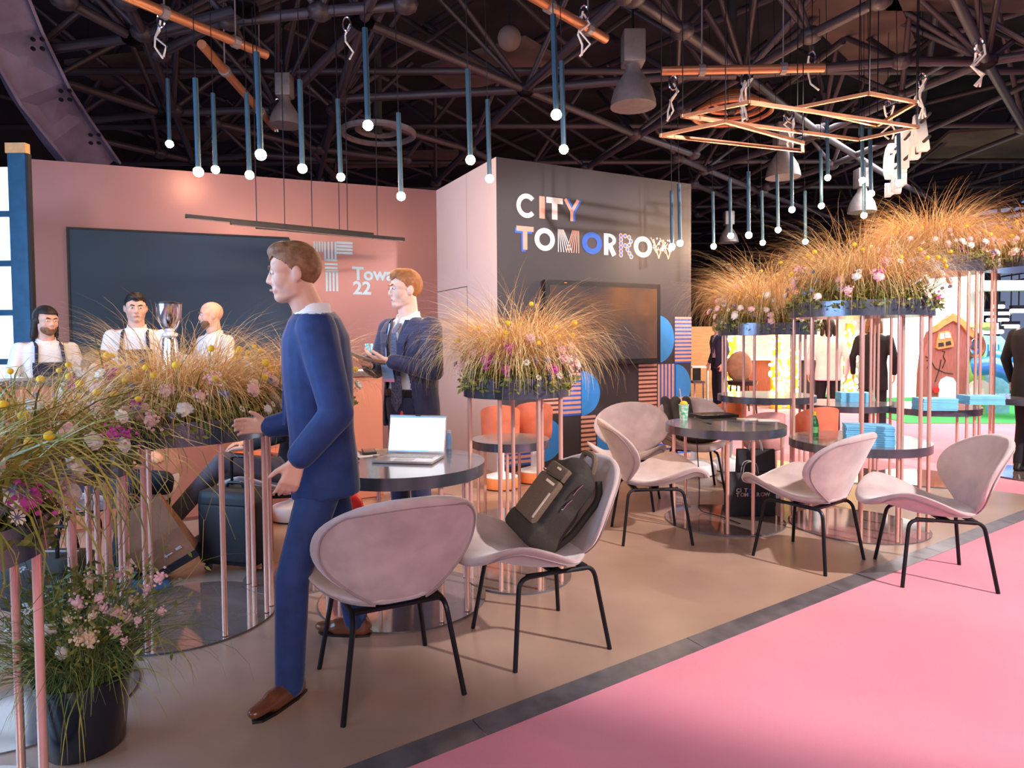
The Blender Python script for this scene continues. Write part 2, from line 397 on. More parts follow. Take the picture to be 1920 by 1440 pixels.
a0, _ = PR.sz(876, 500); b = MB(); PR.rect(b, a0 - 0.0015, a0 + 0.0015, 2.2, WH, 0.002); b.build('panel_joint', M['seam'], wr_, None)

# navy menu board on the copper wall
a0, zt = PL.sz(130, 430); a1, _ = PL.sz(542, 452)
bd = thing('menu_board', 'large dark navy board on the copper wall behind the baristas', 'board', PL.pt(a0, 0.95))
bd.location = (0, 0, 0)
b = MB(); PL.rect(b, a0, a1, 0.9, zt, 0.03); b.build('board_face', M['navyboard'], bd, None)
b = MB()
PL.rect(b, a0 - 0.02, a0, 0.9, zt + 0.02, 0.04); PL.rect(b, a0, a1, zt, zt + 0.02, 0.04); PL.rect(b, a1, a1 + 0.01, 0.9, zt, 0.034)
b.build('board_frame', M['matteblack'], bd, None)

# striped T logo and text on the copper wall
lg = thing('wall_logo', 'pale teal striped T logo with the text Towa 22 on the copper wall', 'sign')
def lbar(x0, y0, x1, y1):
    s0, z0 = PL.sz(x0, y1); s1, z1 = PL.sz(x1, y0); b = MB(); PL.rect(b, s0, s1, z0, z1, 0.004); b.build('logo_bar', M['printteal'], lg, None)
for i in range(4):
    lbar(588 + i * 5, 453, 590.5 + i * 5, 472)
    lbar(608 + i * 6.5, 453, 611 + i * 6.5, 488)
    lbar(631, 454 + i * 6.3, 661, 457.2 + i * 6.3)
    lbar(611 + i * 6.5, 508, 614 + i * 6.5, 546)
lbar(608, 486, 632, 489); lbar(609, 494, 633, 497); lbar(609, 501, 633, 504); lbar(611, 507, 634, 510)
for t, x, y, sz in (('Towa', 661, 524, 0.215), ('22', 662, 551, 0.215)):
    me = text_mesh(t, sz, 0.002, M['printteal'], 'logo_text', 0.006)
    o = link('logo_text', me, lg); s_, z_ = PL.sz(x, y); o.matrix_local = PL.mtx(s_, z_, 0.003)

# ---- CITY TOMORROW lettering on the charcoal wall
ct = thing('wall_lettering', 'CITY TOMORROW lettering in white, peach and blue on the charcoal wall', 'sign')
def letter(b, m, many=False):
    o = b.build('letter', m, ct, None)
    if many: o['kind'] = 'stuff'
def cell(x0, yt0, yb0, x1):
    s0, zt_ = PT.sz(x0, yt0); _, zb_ = PT.sz(x0, yb0); s1, _ = PT.sz(x1, yt0); return s0, s1, zb_, zt_
def ringpoly(b, s0, s1, z0, z1, k, t0=0, t1=2 * PI, n=36, off=0.0, d=0.004):
    cx, cz, rx, rz_ = (s0 + s1) / 2, (z0 + z1) / 2, (s1 - s0) / 2, (z1 - z0) / 2
    for i in range(n):
        a = t0 + (t1 - t0) * i / n; c = t0 + (t1 - t0) * (i + 1) / n
        PT.poly(b, [(cx + rx * q * math.cos(u), cz + rz_ * q * math.sin(u)) for u, q in ((a, 1), (c, 1), (c, k), (a, k))], d, off)
def bar(b, a, c, wd, off=0.0):
    a = Vector(a); c = Vector(c); t = (c - a).normalized(); n = Vector((-t.y, t.x)) * wd / 2
    PT.poly(b, [tuple(a - n), tuple(c - n), tuple(c + n), tuple(a + n)], 0.004, off)
# row 1
s0, s1, z0, z1 = cell(968, 361, 407, 1006); b = MB(); ringpoly(b, s0, s1, z0, z1, 0.60, math.radians(42), math.radians(318)); letter(b, M['printwhite'])
Z0, Z1 = z0 + 0.01, z1 - 0.01
s0, s1, *_ = cell(1011, 366, 408, 1021); b = MB()
for i in range(4): a = s0 + (s1 - s0) * (i + 0.5) / 4; PT.rect(b, a - 0.009, a + 0.009, Z0, Z1)
letter(b, M['printpeach'])
s0, s1, *_ = cell(1024, 366, 408, 1055); b = MB(); PT.rect(b, s0, s1, Z1 - 0.062, Z1); mm = (s0 + s1) / 2; PT.rect(b, mm - 0.034, mm + 0.034, Z0, Z1 - 0.062); letter(b, M['printwhite'])
s0, s1, *_ = cell(1057, 370, 412, 1090); mm = (s0 + s1) / 2; zm = Z0 + 0.45 * (Z1 - Z0)
for dx, mt, of in ((-0.014, 'printpeach', 0.0005), (0.014, 'printblue', 0)):
    b = MB(); bar(b, (s0 + dx + 0.03, Z1), (mm + dx, zm), 0.036, of); bar(b, (s1 + dx - 0.03, Z1), (mm + dx, zm), 0.036, of); bar(b, (mm + dx, zm + 0.02), (mm + dx, Z0), 0.036, of); letter(b, M[mt])
# row 2
s0, s1, z0, z1 = cell(968, 423, 467, 1000); Y0, Y1 = z0, z1
for dx, dz, mt, of in ((-0.018, -0.022, 'printblue', 0), (0.0, 0.0, 'printpeach', 0.001)):
    b = MB(); PT.rect(b, s0 + dx, s1 + dx, Y1 - 0.052 + dz, Y1 + dz, 0.004, of); mm = (s0 + s1) / 2; PT.rect(b, mm - 0.026 + dx, mm + 0.026 + dx, Y0 + dz, Y1 + dz - 0.05, 0.004, of); letter(b, M[mt])
def O(x0, x1, m, k=0.55, rings=None):
    s0, s1, *_ = cell(x0, 430, 470, x1); b = MB()
    if rings:
        for q in rings:
            cx, cz, rx, rz_ = (s0 + s1) / 2, (Y0 + Y1) / 2, (s1 - s0) / 2 * q, (Y1 - Y0) / 2 * q; ringpoly(b, cx - rx, cx + rx, cz - rz_, cz + rz_, (q - 0.085) / q)
    else: ringpoly(b, s0, s1, Y0, Y1, k)
    letter(b, m)
O(1002, 1040, M['printwhite'])
s0, s1, *_ = cell(1045, 430, 470, 1086); W_ = s1 - s0
b = MB(); b2 = MB()
for i in range(6):
    bar(b, (s0 + 0.01 + i * W_ * 0.045, Y1), (s0 + 0.01 + i * W_ * 0.125, Y0), 0.010)
    bar(b2, (s1 - 0.01 - i * W_ * 0.055, Y1), (s1 - 0.01 - i * W_ * 0.115, Y0), 0.010, 0.001)
letter(b, M['printwhite']); letter(b2, M['printpeach'])
O(1091, 1128, M['printblue'], rings=(1.0, 0.9, 0.8, 0.7, 0.6))
s0, s1, *_ = cell(1132, 430, 470, 1156); H_ = Y1 - Y0; b = MB()
PT.rect(b, s0, s0 + 0.06, Y0, Y1); zc = Y0 + H_ * 0.70
cx, rx, rz_ = s0 + 0.06, s1 - s0 - 0.07, H_ * 0.30
for i in range(16):
    a, c = -PI / 2 + PI * i / 16, -PI / 2 + PI * (i + 1) / 16
    PT.poly(b, [(cx + rx * q * math.cos(u), zc + rz_ * (1 if q == 1 else 0.5) * math.sin(u)) for u, q in ((a, 1), (c, 1), (c, 0.55), (a, 0.55))])
bar(b, (s0 + 0.085, Y0 + H_ * 0.42), (s1 - 0.035, Y0), 0.062, 0.0005); letter(b, M['printwhite'])
s0, s1, *_ = cell(1161, 430, 470, 1185); b = MB(); b2 = MB(); W_ = s1 - s0
for u, v in ((0.12, 0.95), (0.12, 0.77), (0.12, 0.59), (0.12, 0.41), (0.12, 0.23), (0.12, 0.05), (0.45, 0.95), (0.76, 0.90), (0.90, 0.72), (0.76, 0.54), (0.45, 0.50), (0.62, 0.32), (0.78, 0.15), (0.92, 0.0)):
    cx, cz, r = s0 + W_ * u, Y0 + H_ * v, 0.028
    ringpoly(b, cx - r, cx + r, cz - r, cz + r, 0.62, n=10); ringpoly(b2, cx - r * 0.6, cx + r * 0.6, cz - r * 0.6, cz + r * 0.6, 0.02, n=8)
letter(b, M['printpeach']); letter(b2, M['printblue'], True)
O(1188, 1222, M['printwhite'])
s0, s1, *_ = cell(1223, 430, 470, 1262); W_ = s1 - s0; b = MB(); b2 = MB(); rnd = random.Random(4)
for u0, u1 in ((0.05, 0.3), (0.55, 0.3), (0.48, 0.76), (0.98, 0.76)):
    bar(b, (s0 + W_ * u0, Y1 - 0.02), (s0 + W_ * u1, Y0), 0.016)
    for k in range(3):
        t = 0.1 + 0.22 * k; px, pz = s0 + W_ * (u0 + (u1 - u0) * t), Y1 - (Y1 - Y0) * t
        bar(b, (px, pz - 0.05), (px + (0.05 if k % 2 else -0.05), pz + 0.02), 0.010)
for k in range(34):
    cx, cz = s0 + W_ * rnd.random(), Y0 + H_ * (0.35 + 0.65 * rnd.random()); ringpoly(b2, cx - 0.012, cx + 0.012, cz - 0.012, cz + 0.012, 0.02, n=6, off=0.001)
letter(b, M['printpeach']); letter(b2, M['printwhite'], True)

# ---- printed stripes and half circles under the lettering
pat = thing('wall_pattern', 'printed pattern of peach and blue stripes with blue half circles on the charcoal wall', 'wall print')
def stripes(x0, y0, x1, y1, n, back, vert=False):
    s0, z1 = PT.sz(x0, y0); s1, z0 = PT.sz(x1, y1); b = MB(); PT.rect(b, s0, s1, z0, z1, 0.003); o = b.build('stripe_ground', M[back], pat, None)
    for i in range(n):
        b = MB()
        if vert: d = (s1 - s0) / n; PT.rect(b, s0 + d * i, s0 + d * (i + 0.55), z0, z1, 0.005)
        else: d = (z1 - z0) / n; PT.rect(b, s0, s1, z0 + d * (i + 0.42), z0 + d * (i + 1), 0.005)
        b.build('stripe', M['printpeach'], o, None)
def half(x0, y0, x1, y1):
    s0, z1 = PT.sz(x0, y0); s1, z0 = PT.sz(x1, y1); cz, r, rx = (z0 + z1) / 2, (z1 - z0) / 2, s1 - s0
    b = MB(); PT.poly(b, [(s0 + rx * math.cos(a), cz + r * math.sin(a)) for a in [-PI / 2 + PI * i / 24 for i in range(25)]], 0.004); b.build('half_circle', M['printsky'], pat, None)
half(1232, 591, 1264, 680); stripes(1265, 594, 1296, 680, 12, 'printblue')
stripes(1197, 683, 1231, 768, 11, 'printbrown'); stripes(1233, 683, 1266, 765, 5, 'printblue', True); half(1267, 683, 1295, 764)
stripes(1233, 770, 1295, 848, 9, 'printblue')
stripes(1014, 702, 1052, 778, 9, 'printbrown'); stripes(1053, 700, 1089, 778, 9, 'printblue'); half(1090, 696, 1125, 777)
half(1018, 784, 1055, 862); stripes(945, 790, 1017, 868, 9, 'printblue'); stripes(1089, 780, 1117, 862, 10, 'printbrown'); half(1119, 779, 1150, 858)
stripes(1151, 776, 1196, 852, 10, 'printbrown')

# ---- television
a0, zt = PT.sz(1016, 525); a1, _ = PT.sz(1231, 534); _, zb = PT.sz(1231, 680)
tv = thing('television', 'wide black flat television mounted on the charcoal wall', 'television')
b = MB(); PT.rect(b, a0, a1, zb, zt, 0.05, 0.02); b.build('casing', M['blackplastic'], tv, None)
b = MB(); PT.rect(b, a0 + 0.055, a1 - 0.055, zb + 0.055, zt - 0.055, 0.003, 0.0705); b.build('screen', M['tvscreen'], tv, None)
b = MB(); PT.rect(b, a0 + 0.24, a0 + 0.27, zt - 0.03, zt - 0.022, 0.003, 0.07); b.build('indicator_light', M['orange'], tv, None)
b = MB(); PT.rect(b, a0 + 0.4, a1 - 0.4, zb + 0.2, zt - 0.2, 0.02); b.build('wall_bracket', M['black'], tv, None)

# ------------------------------------------------------------------ coffee bar
G0, G1 = Vector((-4.35, 4.20, 0)), Vector((-1.14, 5.74, 0)); eG = (G1 - G0).normalized(); nG = Vector((-eG.y, eG.x, 0))
PG = Plane(G0, eG, nG); LG = (G1 - G0).length
bar_ = thing('coffee_bar', 'long coffee bar with copper front and dark top behind the flowers', 'bar counter', G0); bar_.location = (0, 0, 0)
k = 6
for i in range(k):
    b = MB(); PG.rect(b, LG * i / k + 0.002, LG * (i + 1) / k - 0.002, 0.03, 1.09, 0.02, -0.02); b.build('front_panel', M['barfront'], bar_, None)
b = MB(); PG.rect(b, 0.02, LG - 0.02, 0.0, 1.08, 0.40, -0.425); b.build('body', M['barfront'], bar_, None)
b = MB(); PG.rect(b, -0.02, LG + 0.02, 1.09, 1.13, 0.50, -0.47); b.build('worktop', M['counter'], bar_, None)

# ------------------------------------------------------------------ left facade column and window
pc0, pc1 = atY(17, 400, 5.6), atY(50, 400, 5.6)
zc_, zk_ = atY(30, 287, 5.6).z, atY(30, 268, 5.6).z
b = MB(); b.box(((pc0.x + pc1.x) / 2, 5.62, zc_ / 2), (pc1.x - pc0.x, 0.04, zc_)); wlft = struct(b.build('wall_left', M['bluecol'], None, None)); wlft['label'] = 'dark blue facade column at the left edge'
b = MB(); b.box(((pc0.x + pc1.x) / 2, 5.62, (zc_ + zk_) / 2), (pc1.x - pc0.x + 0.02, 0.06, zk_ - zc_)); b.build('cap', M['tan'], wlft, None)
b = MB(); b.box((pc1.x + 0.014, 5.62, 1.5), (0.025, 0.04, 3.0)); b.build('edge_profile', M['matteblack'], wlft, None)
wn = MB(); wn.box((pc0.x - 1.0, 5.66, 1.45), (1.96, 0.02, 2.9)); wno = struct(wn.build('window_1', mat('daylit_pane', (0.8, 0.9, 1), 0.3, emit=(0.72, 0.86, 1.0), estr=1.1), None, None)); wno['label'] = 'bright daylit facade window at the left edge'
for i in range(6):
    b = MB(); b.box((pc0.x - 1.0, 5.64, 0.4 + i * 0.42), (1.96, 0.03, 0.05)); b.build('blind_slat', M['bluecol'], wno, None)

# ------------------------------------------------------------------ hall roof, truss, far wall
b = MB(); b.box((6, 18, 7.6), (34, 54, 0.2)); ceil = struct(b.build('ceiling', M['roof'], None, None)); ceil['label'] = 'dark hall roof over the space frame'
b = MB(); b.box((10, 43.2, 3.8), (44, 0.3, 8)); fw = struct(b.build('wall_back_far', M['roof'], None, None)); fw['label'] = 'dark far end of the hall'
b = MB(); b.box((-11.1, 24, 3.8), (0.2, 38, 8)); fl_ = struct(b.build('wall_left_far', M['roof'], None, None)); fl_['label'] = 'dark left side of the hall'
cyl = MB().lathe([(1, 0), (1, 1)], n=10).mesh('truss_tube', M['truss'], 40)
cylc = MB().lathe([(1, 0), (1, 1)], n=10).mesh('copper_pipe', M['copperpipe'], 40)
def strut(p, q, r, me=cyl, name='truss_tube', parent=ceil):
    p, q = Vector(p), Vector(q); d = q - p
    o = link(name, me, parent); o.matrix_local = Matrix.Translation(p) @ d.to_track_quat('Z', 'Y').to_matrix().to_4x4() @ Matrix.Diagonal((r, r, d.length, 1)); return o
hub = MB().ell((0, 0, 0), (1, 1, 0.7), 10, 6).mesh('truss_node', M['truss'], 180)
TZ = 4.7
def T(x, y, z=TZ): return atZ(x, y, z)
chains = [[(215, -60), (235, 0), (268, 62), (325, 205), (362, 300)], [(60, 97), (250, 70), (430, 40), (600, 22), (760, 8)], [(97, 147), (305, 212)], [(130, 228), (305, 212), (520, 205)],
  [(130, 250), (300, 288), (362, 300)], [(300, 100), (460, 15)], [(362, 300), (470, 290), (640, 300)], [(597, 337), (627, 207), (680, 40), (720, -60)], [(400, 230), (600, 280), (760, 300)],
  [(680, 40), (985, 168), (1190, 252), (1300, 290)], [(1170, -10), (985, 168), (817, 343)], [(640, 185), (985, 168), (1270, 142), (1395, 140)], [(1100, 314), (1280, 205), (1395, 140)],
  [(1187, -5), (1280, 58), (1395, 140), (1530, 245), (1680, 340), (1750, 375)], [(1395, 140), (1520, 66), (1650, 0)], [(1395, 140), (1690, 115), (1850, 115)], [(1780, -30), (1850, 115), (1920, 240), (1950, 290)],
  [(1850, 115), (1690, 180), (1540, 250), (1320, 320)], [(1850, 115), (1960, 98)], [(1270, 296), (1430, 362), (1620, 430)], [(1310, 402), (1440, 350), (1560, 310), (1700, 250)], [(1300, 345), (1420, 395), (1520, 440)],
  [(700, 230), (880, 280), (985, 330)], [(250, 70), (120, 0)], [(250, 70), (460, 15)], [(520, 205), (680, 40)], [(520, 205), (627, 330)]]
nodes = []
for ch in chains:
    P = [T(*p) for p in ch]
    for p, q in zip(P, P[1:]): strut(p, q, 0.055)
    nodes += P
rnd = random.Random(3)
for p in nodes:
    link('truss_node', hub, ceil, p, None, 0.13)
    for k in range(2):
        a = rnd.random() * 6.28; strut(p, p + Vector((1.7 * math.cos(a), 1.7 * math.sin(a), 1.3)), 0.035)
for i in range(-7, 16):                                       # upper chords, two directions
    o_ = Vector((6 + i * 1.9, 16, 6.0)); d_ = Vector((math.cos(1.05), math.sin(1.05), 0)); strut(o_ - d_ * 20, o_ + d_ * 24, 0.05)
    o_ = Vector((6 + i * 2.1, 16, 6.1)); d_ = Vector((math.cos(2.3), math.sin(2.3), 0)); strut(o_ - d_ * 20, o_ + d_ * 24, 0.05)
for i in range(14): strut((-10, 9 + i * 2.3, 5.1), (24, 9.6 + i * 2.3, 5.1), 0.05); strut((4 + i * 1.7, 8, 4.95), (0.5 + i * 2.4, 42, 4.95), 0.045)
# acoustic panels / ducts under the roof
for P in ([(1465, -5), (1650, 168), (1716, 76), (1682, -5)], [(1660, 20), (1920, 25), (1920, -60), (1700, -60)], [(120, 120), (300, 100), (400, 142), (200, 165)], [(285, 238), (480, 245), (420, 265), (330, 262)],
          [(790, 130), (985, 75), (1060, 120), (860, 175)], [(640, 292), (860, 285), (860, 312), (640, 316)], [(1720, 300), (1780, 250), (1920, 240), (1920, 300)]):
    b = MB(); Q = [T(x, y, 5.35) for x, y in P]; b.add(Q + [q + Vector((0, 0, 0.06)) for q in Q], [(0, 1, 2, 3), (7, 6, 5, 4), (0, 4, 5, 1), (1, 5, 6, 2), (2, 6, 7, 3), (3, 7, 4, 0)]); b.build('acoustic_panel', M['panel'], ceil, None)
# curved girder at the left
gp = [atY(x, y, Y) for x, y, Y in ((-40, -80, 6.6), (20, 60, 7.1), (75, 170, 7.6), (125, 245, 8.1), (185, 325, 8.8))]
gr = thing('curved_girder', 'curved steel roof girder with bolted plates at upper left', 'girder'); 
for nm, off, wd, th in (('web', 0, 0.03, 0.52), ('flange', 0.27, 0.26, 0.03), ('flange', -0.27, 0.26, 0.03)):
    b = MB(); V = []; F = []
    for i, p in enumerate(gp):
        t = (gp[min(i + 1, 4)] - gp[max(i - 1, 0)]).normalized(); u = t.cross(Vector((0.45, -0.9, 0.2))).normalized(); v = t.cross(u).normalized()
        c = p + u * off
        for sx, sy in ((-1, -1), (1, -1), (1, 1), (-1, 1)): V.append(c + v * sx * wd / 2 + u * sy * th / 2)
    for i in range(4):
        for j in range(4): F.append((i * 4 + j, i * 4 + (j + 1) % 4, i * 4 + 4 + (j + 1) % 4, i * 4 + 4 + j))
    F += [(3, 2, 1, 0), (16, 17, 18, 19)]; b.add(V, F); b.build(nm, M['girder'], gr, None)
for i in range(4):
    p = gp[i] * 0.5 + gp[i + 1] * 0.5
    for dx in (-0.05, 0.05):
        for dz in (-0.05, 0.05): b = MB(); b.lathe([(0.022, 0), (0.022, 0.03)], p + Vector((dx + 0.26, -0.16, dz + 0.12)), 6, Matrix.Rotation(PI / 2, 3, 'X')); b.build('bolt', M['black'], gr, None)
# ------------------------------------------------------------------ things hung from the roof
def pipe(x0, y0, x1, y1, z, lab):
    p, q = T(x0, y0, z), T(x1, y1, z); o = thing('copper_pipe', lab, 'pipe', p); d = q - p
    strut(Vector(), d, 0.045, cylc, 'pipe', o)
    for t in (0.25, 0.75):
        b = MB(); c = d * t; b.lathe([(0.06, -0.03), (0.06, 0.03)], c, 10, d.to_track_quat('Z', 'Y').to_matrix()); b.tube([c + Vector((0, 0, 0.05)), c + Vector((0, 0, 7.5 - z))], 0.008, 6); b.build('clamp', M['lampmetal'], o)
pipe(230, -10, 500, 103, 4.3, 'long copper pipe hanging across the roof at upper left')
pipe(378, 83, 515, 240, 4.2, 'short copper pipe running down between the left pendants')
pipe(990, -12, 1135, 73, 4.2, 'copper pipe ending above the industrial lamp at top centre')
pipe(1240, 133, 1545, 127, 4.2, 'horizontal copper pipe over the right-hand copper frames')

def bay_lamp(x, y, wpx, z, lab):
    # bell reflector rim centre at pixel (x, y), rim width in pixels
    p = T(x, y, z); Wm = wpx * p.y / FPX; r = Wm / 2
    o = thing('industrial_lamp', lab, 'lamp', p, 0, 'industrial bay lamps')
    b = MB(); b.lathe([(r, 0), (r * 0.97, r * 0.25), (r * 0.85, r * 0.7), (r * 0.6, r * 1.15), (r * 0.36, r * 1.5), (r * 0.3, r * 1.8)], n=28); b.build('reflector', M['lampmetal'], o, 60)
    b = MB(); b.lathe([(r * 0.94, 0.005), (r * 0.9, r * 0.3), (r * 0.7, r * 0.8), (r * 0.3, r * 1.1), (0.0, r * 1.15)], n=28); b.build('mirror_liner', M['chrome'], o, 60)
    b = MB(); b.box((0, 0, r * 2.5), (r * 0.95, r * 0.95, r * 1.4), None, r * 0.08); b.build('ballast_box', M['lampmetal'], o)
    b = MB(); b.tube([(0, 0, r * 3.2), (0, 0, 7.5 - z)], 0.012, 6); b.build('suspension', M['black'], o)
    b = MB(); b.ell((0, 0, r * 0.45), (r * 0.25, r * 0.25, r * 0.4)); b.build('lamp_bulb', M['tubelight'], o)
bay_lamp(1187, 200, 84, 4.1, 'large grey industrial bay lamp at top centre')
bay_lamp(535, 236, 58, 4.1, 'industrial bay lamp half hidden behind the left pendants')
bay_lamp(1468, 333, 62, 3.9, 'industrial bay lamp between the right-hand pendants')
bay_lamp(1616, 398, 50, 3.9, 'distant industrial bay lamp just above the tallest flowers')
bay_lamp(1366, 455, 36, 3.6, 'smallest distant industrial bay lamp near the charcoal wall')

def diffuser(x, y, wpx, z, lab, m, n):
    p = T(x, y, z); r = wpx * p.y / FPX / 2; o = thing('ceiling_diffuser', lab, 'air vent', p)
    for i in range(n):
        q = r * (1 - i / n * 0.85); b = MB(); b.tube([(q * math.cos(a), q * math.sin(a), 0.06 * i) for a in [2 * PI * k / 36 for k in range(36)]], 0.045 if n < 4 else 0.03, 6, False, True); b.build('ring', m, o)
    b = MB(); b.lathe([(r * 0.12, 0), (r * 0.12, 7.5 - z)], n=16); b.build('duct', M['matteblack'], o)
diffuser(709, 250, 130, 4.4, 'pale ring-shaped air diffuser behind the left pendants', M['lampmetal'], 2)
diffuser(1372, 212, 140, 4.5, 'round orange air diffuser with concentric rings', M['copperpipe'], 5)
p = T(955, 72, 4.6); o = thing('ceiling_globe', 'dark globe hanging from the roof at top centre', 'globe', p); r = 22 * p.y / FPX
b = MB(); b.ell((0, 0, 0), (r, r, r), 20, 14); b.build('globe', M['panel'], o, 180); b = MB(); b.tube([(0, 0, r), (0, 0, 2.9)], 0.012, 6); b.build('suspension', M['black'], o)

# copper lighting frames
def frame(pts, z, lab):
    P = [T(x, y, z) for x, y in pts]; o = thing('copper_light_rig', lab, 'lighting frame', P[0], 0, 'copper lighting frames'); c = P[0]
    for p, q in zip(P, P[1:] + P[:1]):
        b = MB(); d = (q - p); rot = d.to_track_quat('Y', 'Z').to_matrix(); b.box((p + q) / 2 - c, (0.028, d.length + 0.028, 0.028), rot); b.build('rail', M['copperpipe'], o, None)
    for p in P: b = MB(); b.tube([p - c, p - c + Vector((0, 0, 7.5 - z))], 0.005, 5); b.build('suspension_wire', M['black'], o)
frame([(1280, 218), (1405, 192), (1720, 238), (1610, 262)], 3.35, 'upper long copper lighting frame over the right-hand planters')
frame([(1240, 254), (1360, 228), (1505, 268), (1505, 283)], 3.2, 'lower copper lighting frame nearest the charcoal wall')
frame([(1495, 202), (1630, 175), (1718, 192), (1645, 235)], 3.5, 'small high copper lighting frame at right')

# pendants
pend = [(314, 148, 318, 270), (366, 147, 372, 322), (399, 175, 404, 318), (462, 175, 468, 328), (481, 98, 489, 290), (562, 150, 567, 316), (633, 186, 639, 332), (684, 53, 690, 235), (747, 212, 752, 368),
        (877, 130, 882, 300), (914, 187, 918, 335), (1037, 28, 1043, 215), (1053, 115, 1057, 280), (1259, 358, 1260, 462), (1273, 345, 1275, 456), (1336, 360, 1338, 462), (1368, 336, 1370, 442), (1403, 322, 1404, 441),
        (1428, 358, 1430, 455), (1457, 327, 1459, 431), (1484, 283, 1485, 393), (1509, 358, 1510, 453), (1539, 282, 1540, 386), (1551, 226, 1552, 333), (1616, 230, 1617, 338), (1631, 242, 1633, 363), (1620, 300, 1620, 404), (1684, 223, 1686, 343)]
plabel = ['leftmost blue pendant lamp, hung high beside the grey strut', 'long blue pendant lamp, second from the left', 'slim blue pendant lamp, third from the left', 'blue pendant lamp just left of the tallest left-hand one',
  'tall high blue pendant lamp above the bar, fifth from the left', 'blue pendant lamp over the walking man, sixth from the left', 'small blue pendant lamp, seventh from the left', 'high blue pendant lamp in front of the ring diffuser',
  'low blue pendant lamp above the standing man', 'blue pendant lamp left of the charcoal wall, the higher of two', 'blue pendant lamp left of the charcoal wall, the lower of two', 'highest and longest blue pendant lamp at top centre', 'blue pendant lamp just below the highest one at top centre',
  'low dark pendant lamp over the letter W, left of a pair', 'low dark pendant lamp over the letter W, right of a pair', 'first dark pendant lamp right of the charcoal wall', 'second dark pendant lamp right of the charcoal wall', 'third dark pendant lamp right of the charcoal wall',
  'fourth dark pendant lamp right of the charcoal wall, hung low', 'fifth dark pendant lamp right of the charcoal wall', 'dark pendant lamp right beside the middle bay lamp', 'lowest dark pendant lamp at the tip of the left flower mass', 'dark pendant lamp hanging left of three bright ones',
  'bright pendant lamp, first of the three highest on the right', 'bright pendant lamp, second of the three highest on the right', 'pendant lamp just beside and below the second bright right one', 'lowest pendant lamp in front of the distant bay lamp', 'rightmost pendant lamp in front of the white hanging letters']
pr = 0.0195
ptube = MB().lathe([(pr * 0.8, 0), (pr, 0), (pr, 1), (0, 1)], n=14).mesh('pendant_tube', M['bluetube'], 40)
pbulb = MB().ell((0, 0, 0), (0.036, 0.036, 0.036), 12, 8).mesh('pendant_bulb', M['bulb'], 180)
PLEN = 0.68
for i, (x0, y0, x1, y1) in enumerate(pend):
    L_ = y1 - y0; d = FPX * PLEN / L_; d = min(d, 6.4 if i < 13 else 7.25 if i < 15 else 8.6)
    top, bot = atY(x0, y0, d), atY(x1, y1, d)
    o = thing('pendant_lamp', plabel[i], 'pendant lamp', bot, 0, 'tube pendant lamps over the bar and tables' if i < 13 else 'tube pendant lamps under the copper frames')
    v = top - bot; strut(Vector((0, 0, 0.012)), v, 1.0, ptube, 'tube', o)
    b = MB(); up = v.normalized(); zt_ = 7.5 - top.z; b.tube([v, v + up * zt_], 0.0035, 5); b.build('cable', M['black'], o)
    link('bulb', pbulb, o)
    l = light('pendant_light', 'POINT', (0, 0, -0.035), 18 if i < 13 else 6 if i < 15 else 26, (1.0, 0.64, 0.37), None, 0.035); l.parent = o

# three black linear lights over the bar
lin = [(347, 402, 700, 437, 'longest black linear lamp over the bar, the upper left one'), (432, 414, 700, 441, 'middle black linear lamp over the bar'), (480, 422, 758, 446, 'lowest black linear lamp, reaching furthest right over the bar')]
for i, (x0, y0, x1, y1, lab) in enumerate(lin):
    Yd = (6.25, 6.1, 6.4)[i]; p, q = atY(x0, y0 + 3, Yd), atY(x1, y1 + 3, Yd + 0.85); o = thing('linear_lamp', lab, 'lamp', (p + q) / 2, 0, 'linear lamps over the bar')
    d = q - p; rot = d.to_track_quat('X', 'Z').to_matrix(); b = MB(); b.box((0, 0, 0), (d.length, 0.035, 0.035), rot); b.build('housing', M['matteblack'], o, None)
    b = MB(); b.box(Vector((0, 0, -0.019)), (d.length * 0.98, 0.02, 0.004), rot); b.build('diffuser_strip', M['key'], o, None)
    for t in (-0.15, 0.3): b = MB(); b.tube([d * t + Vector((0, 0, 0.02)), d * t + Vector((0, 0, 4.9))], 0.005, 5); b.build('suspension_rod', M['black'], o)

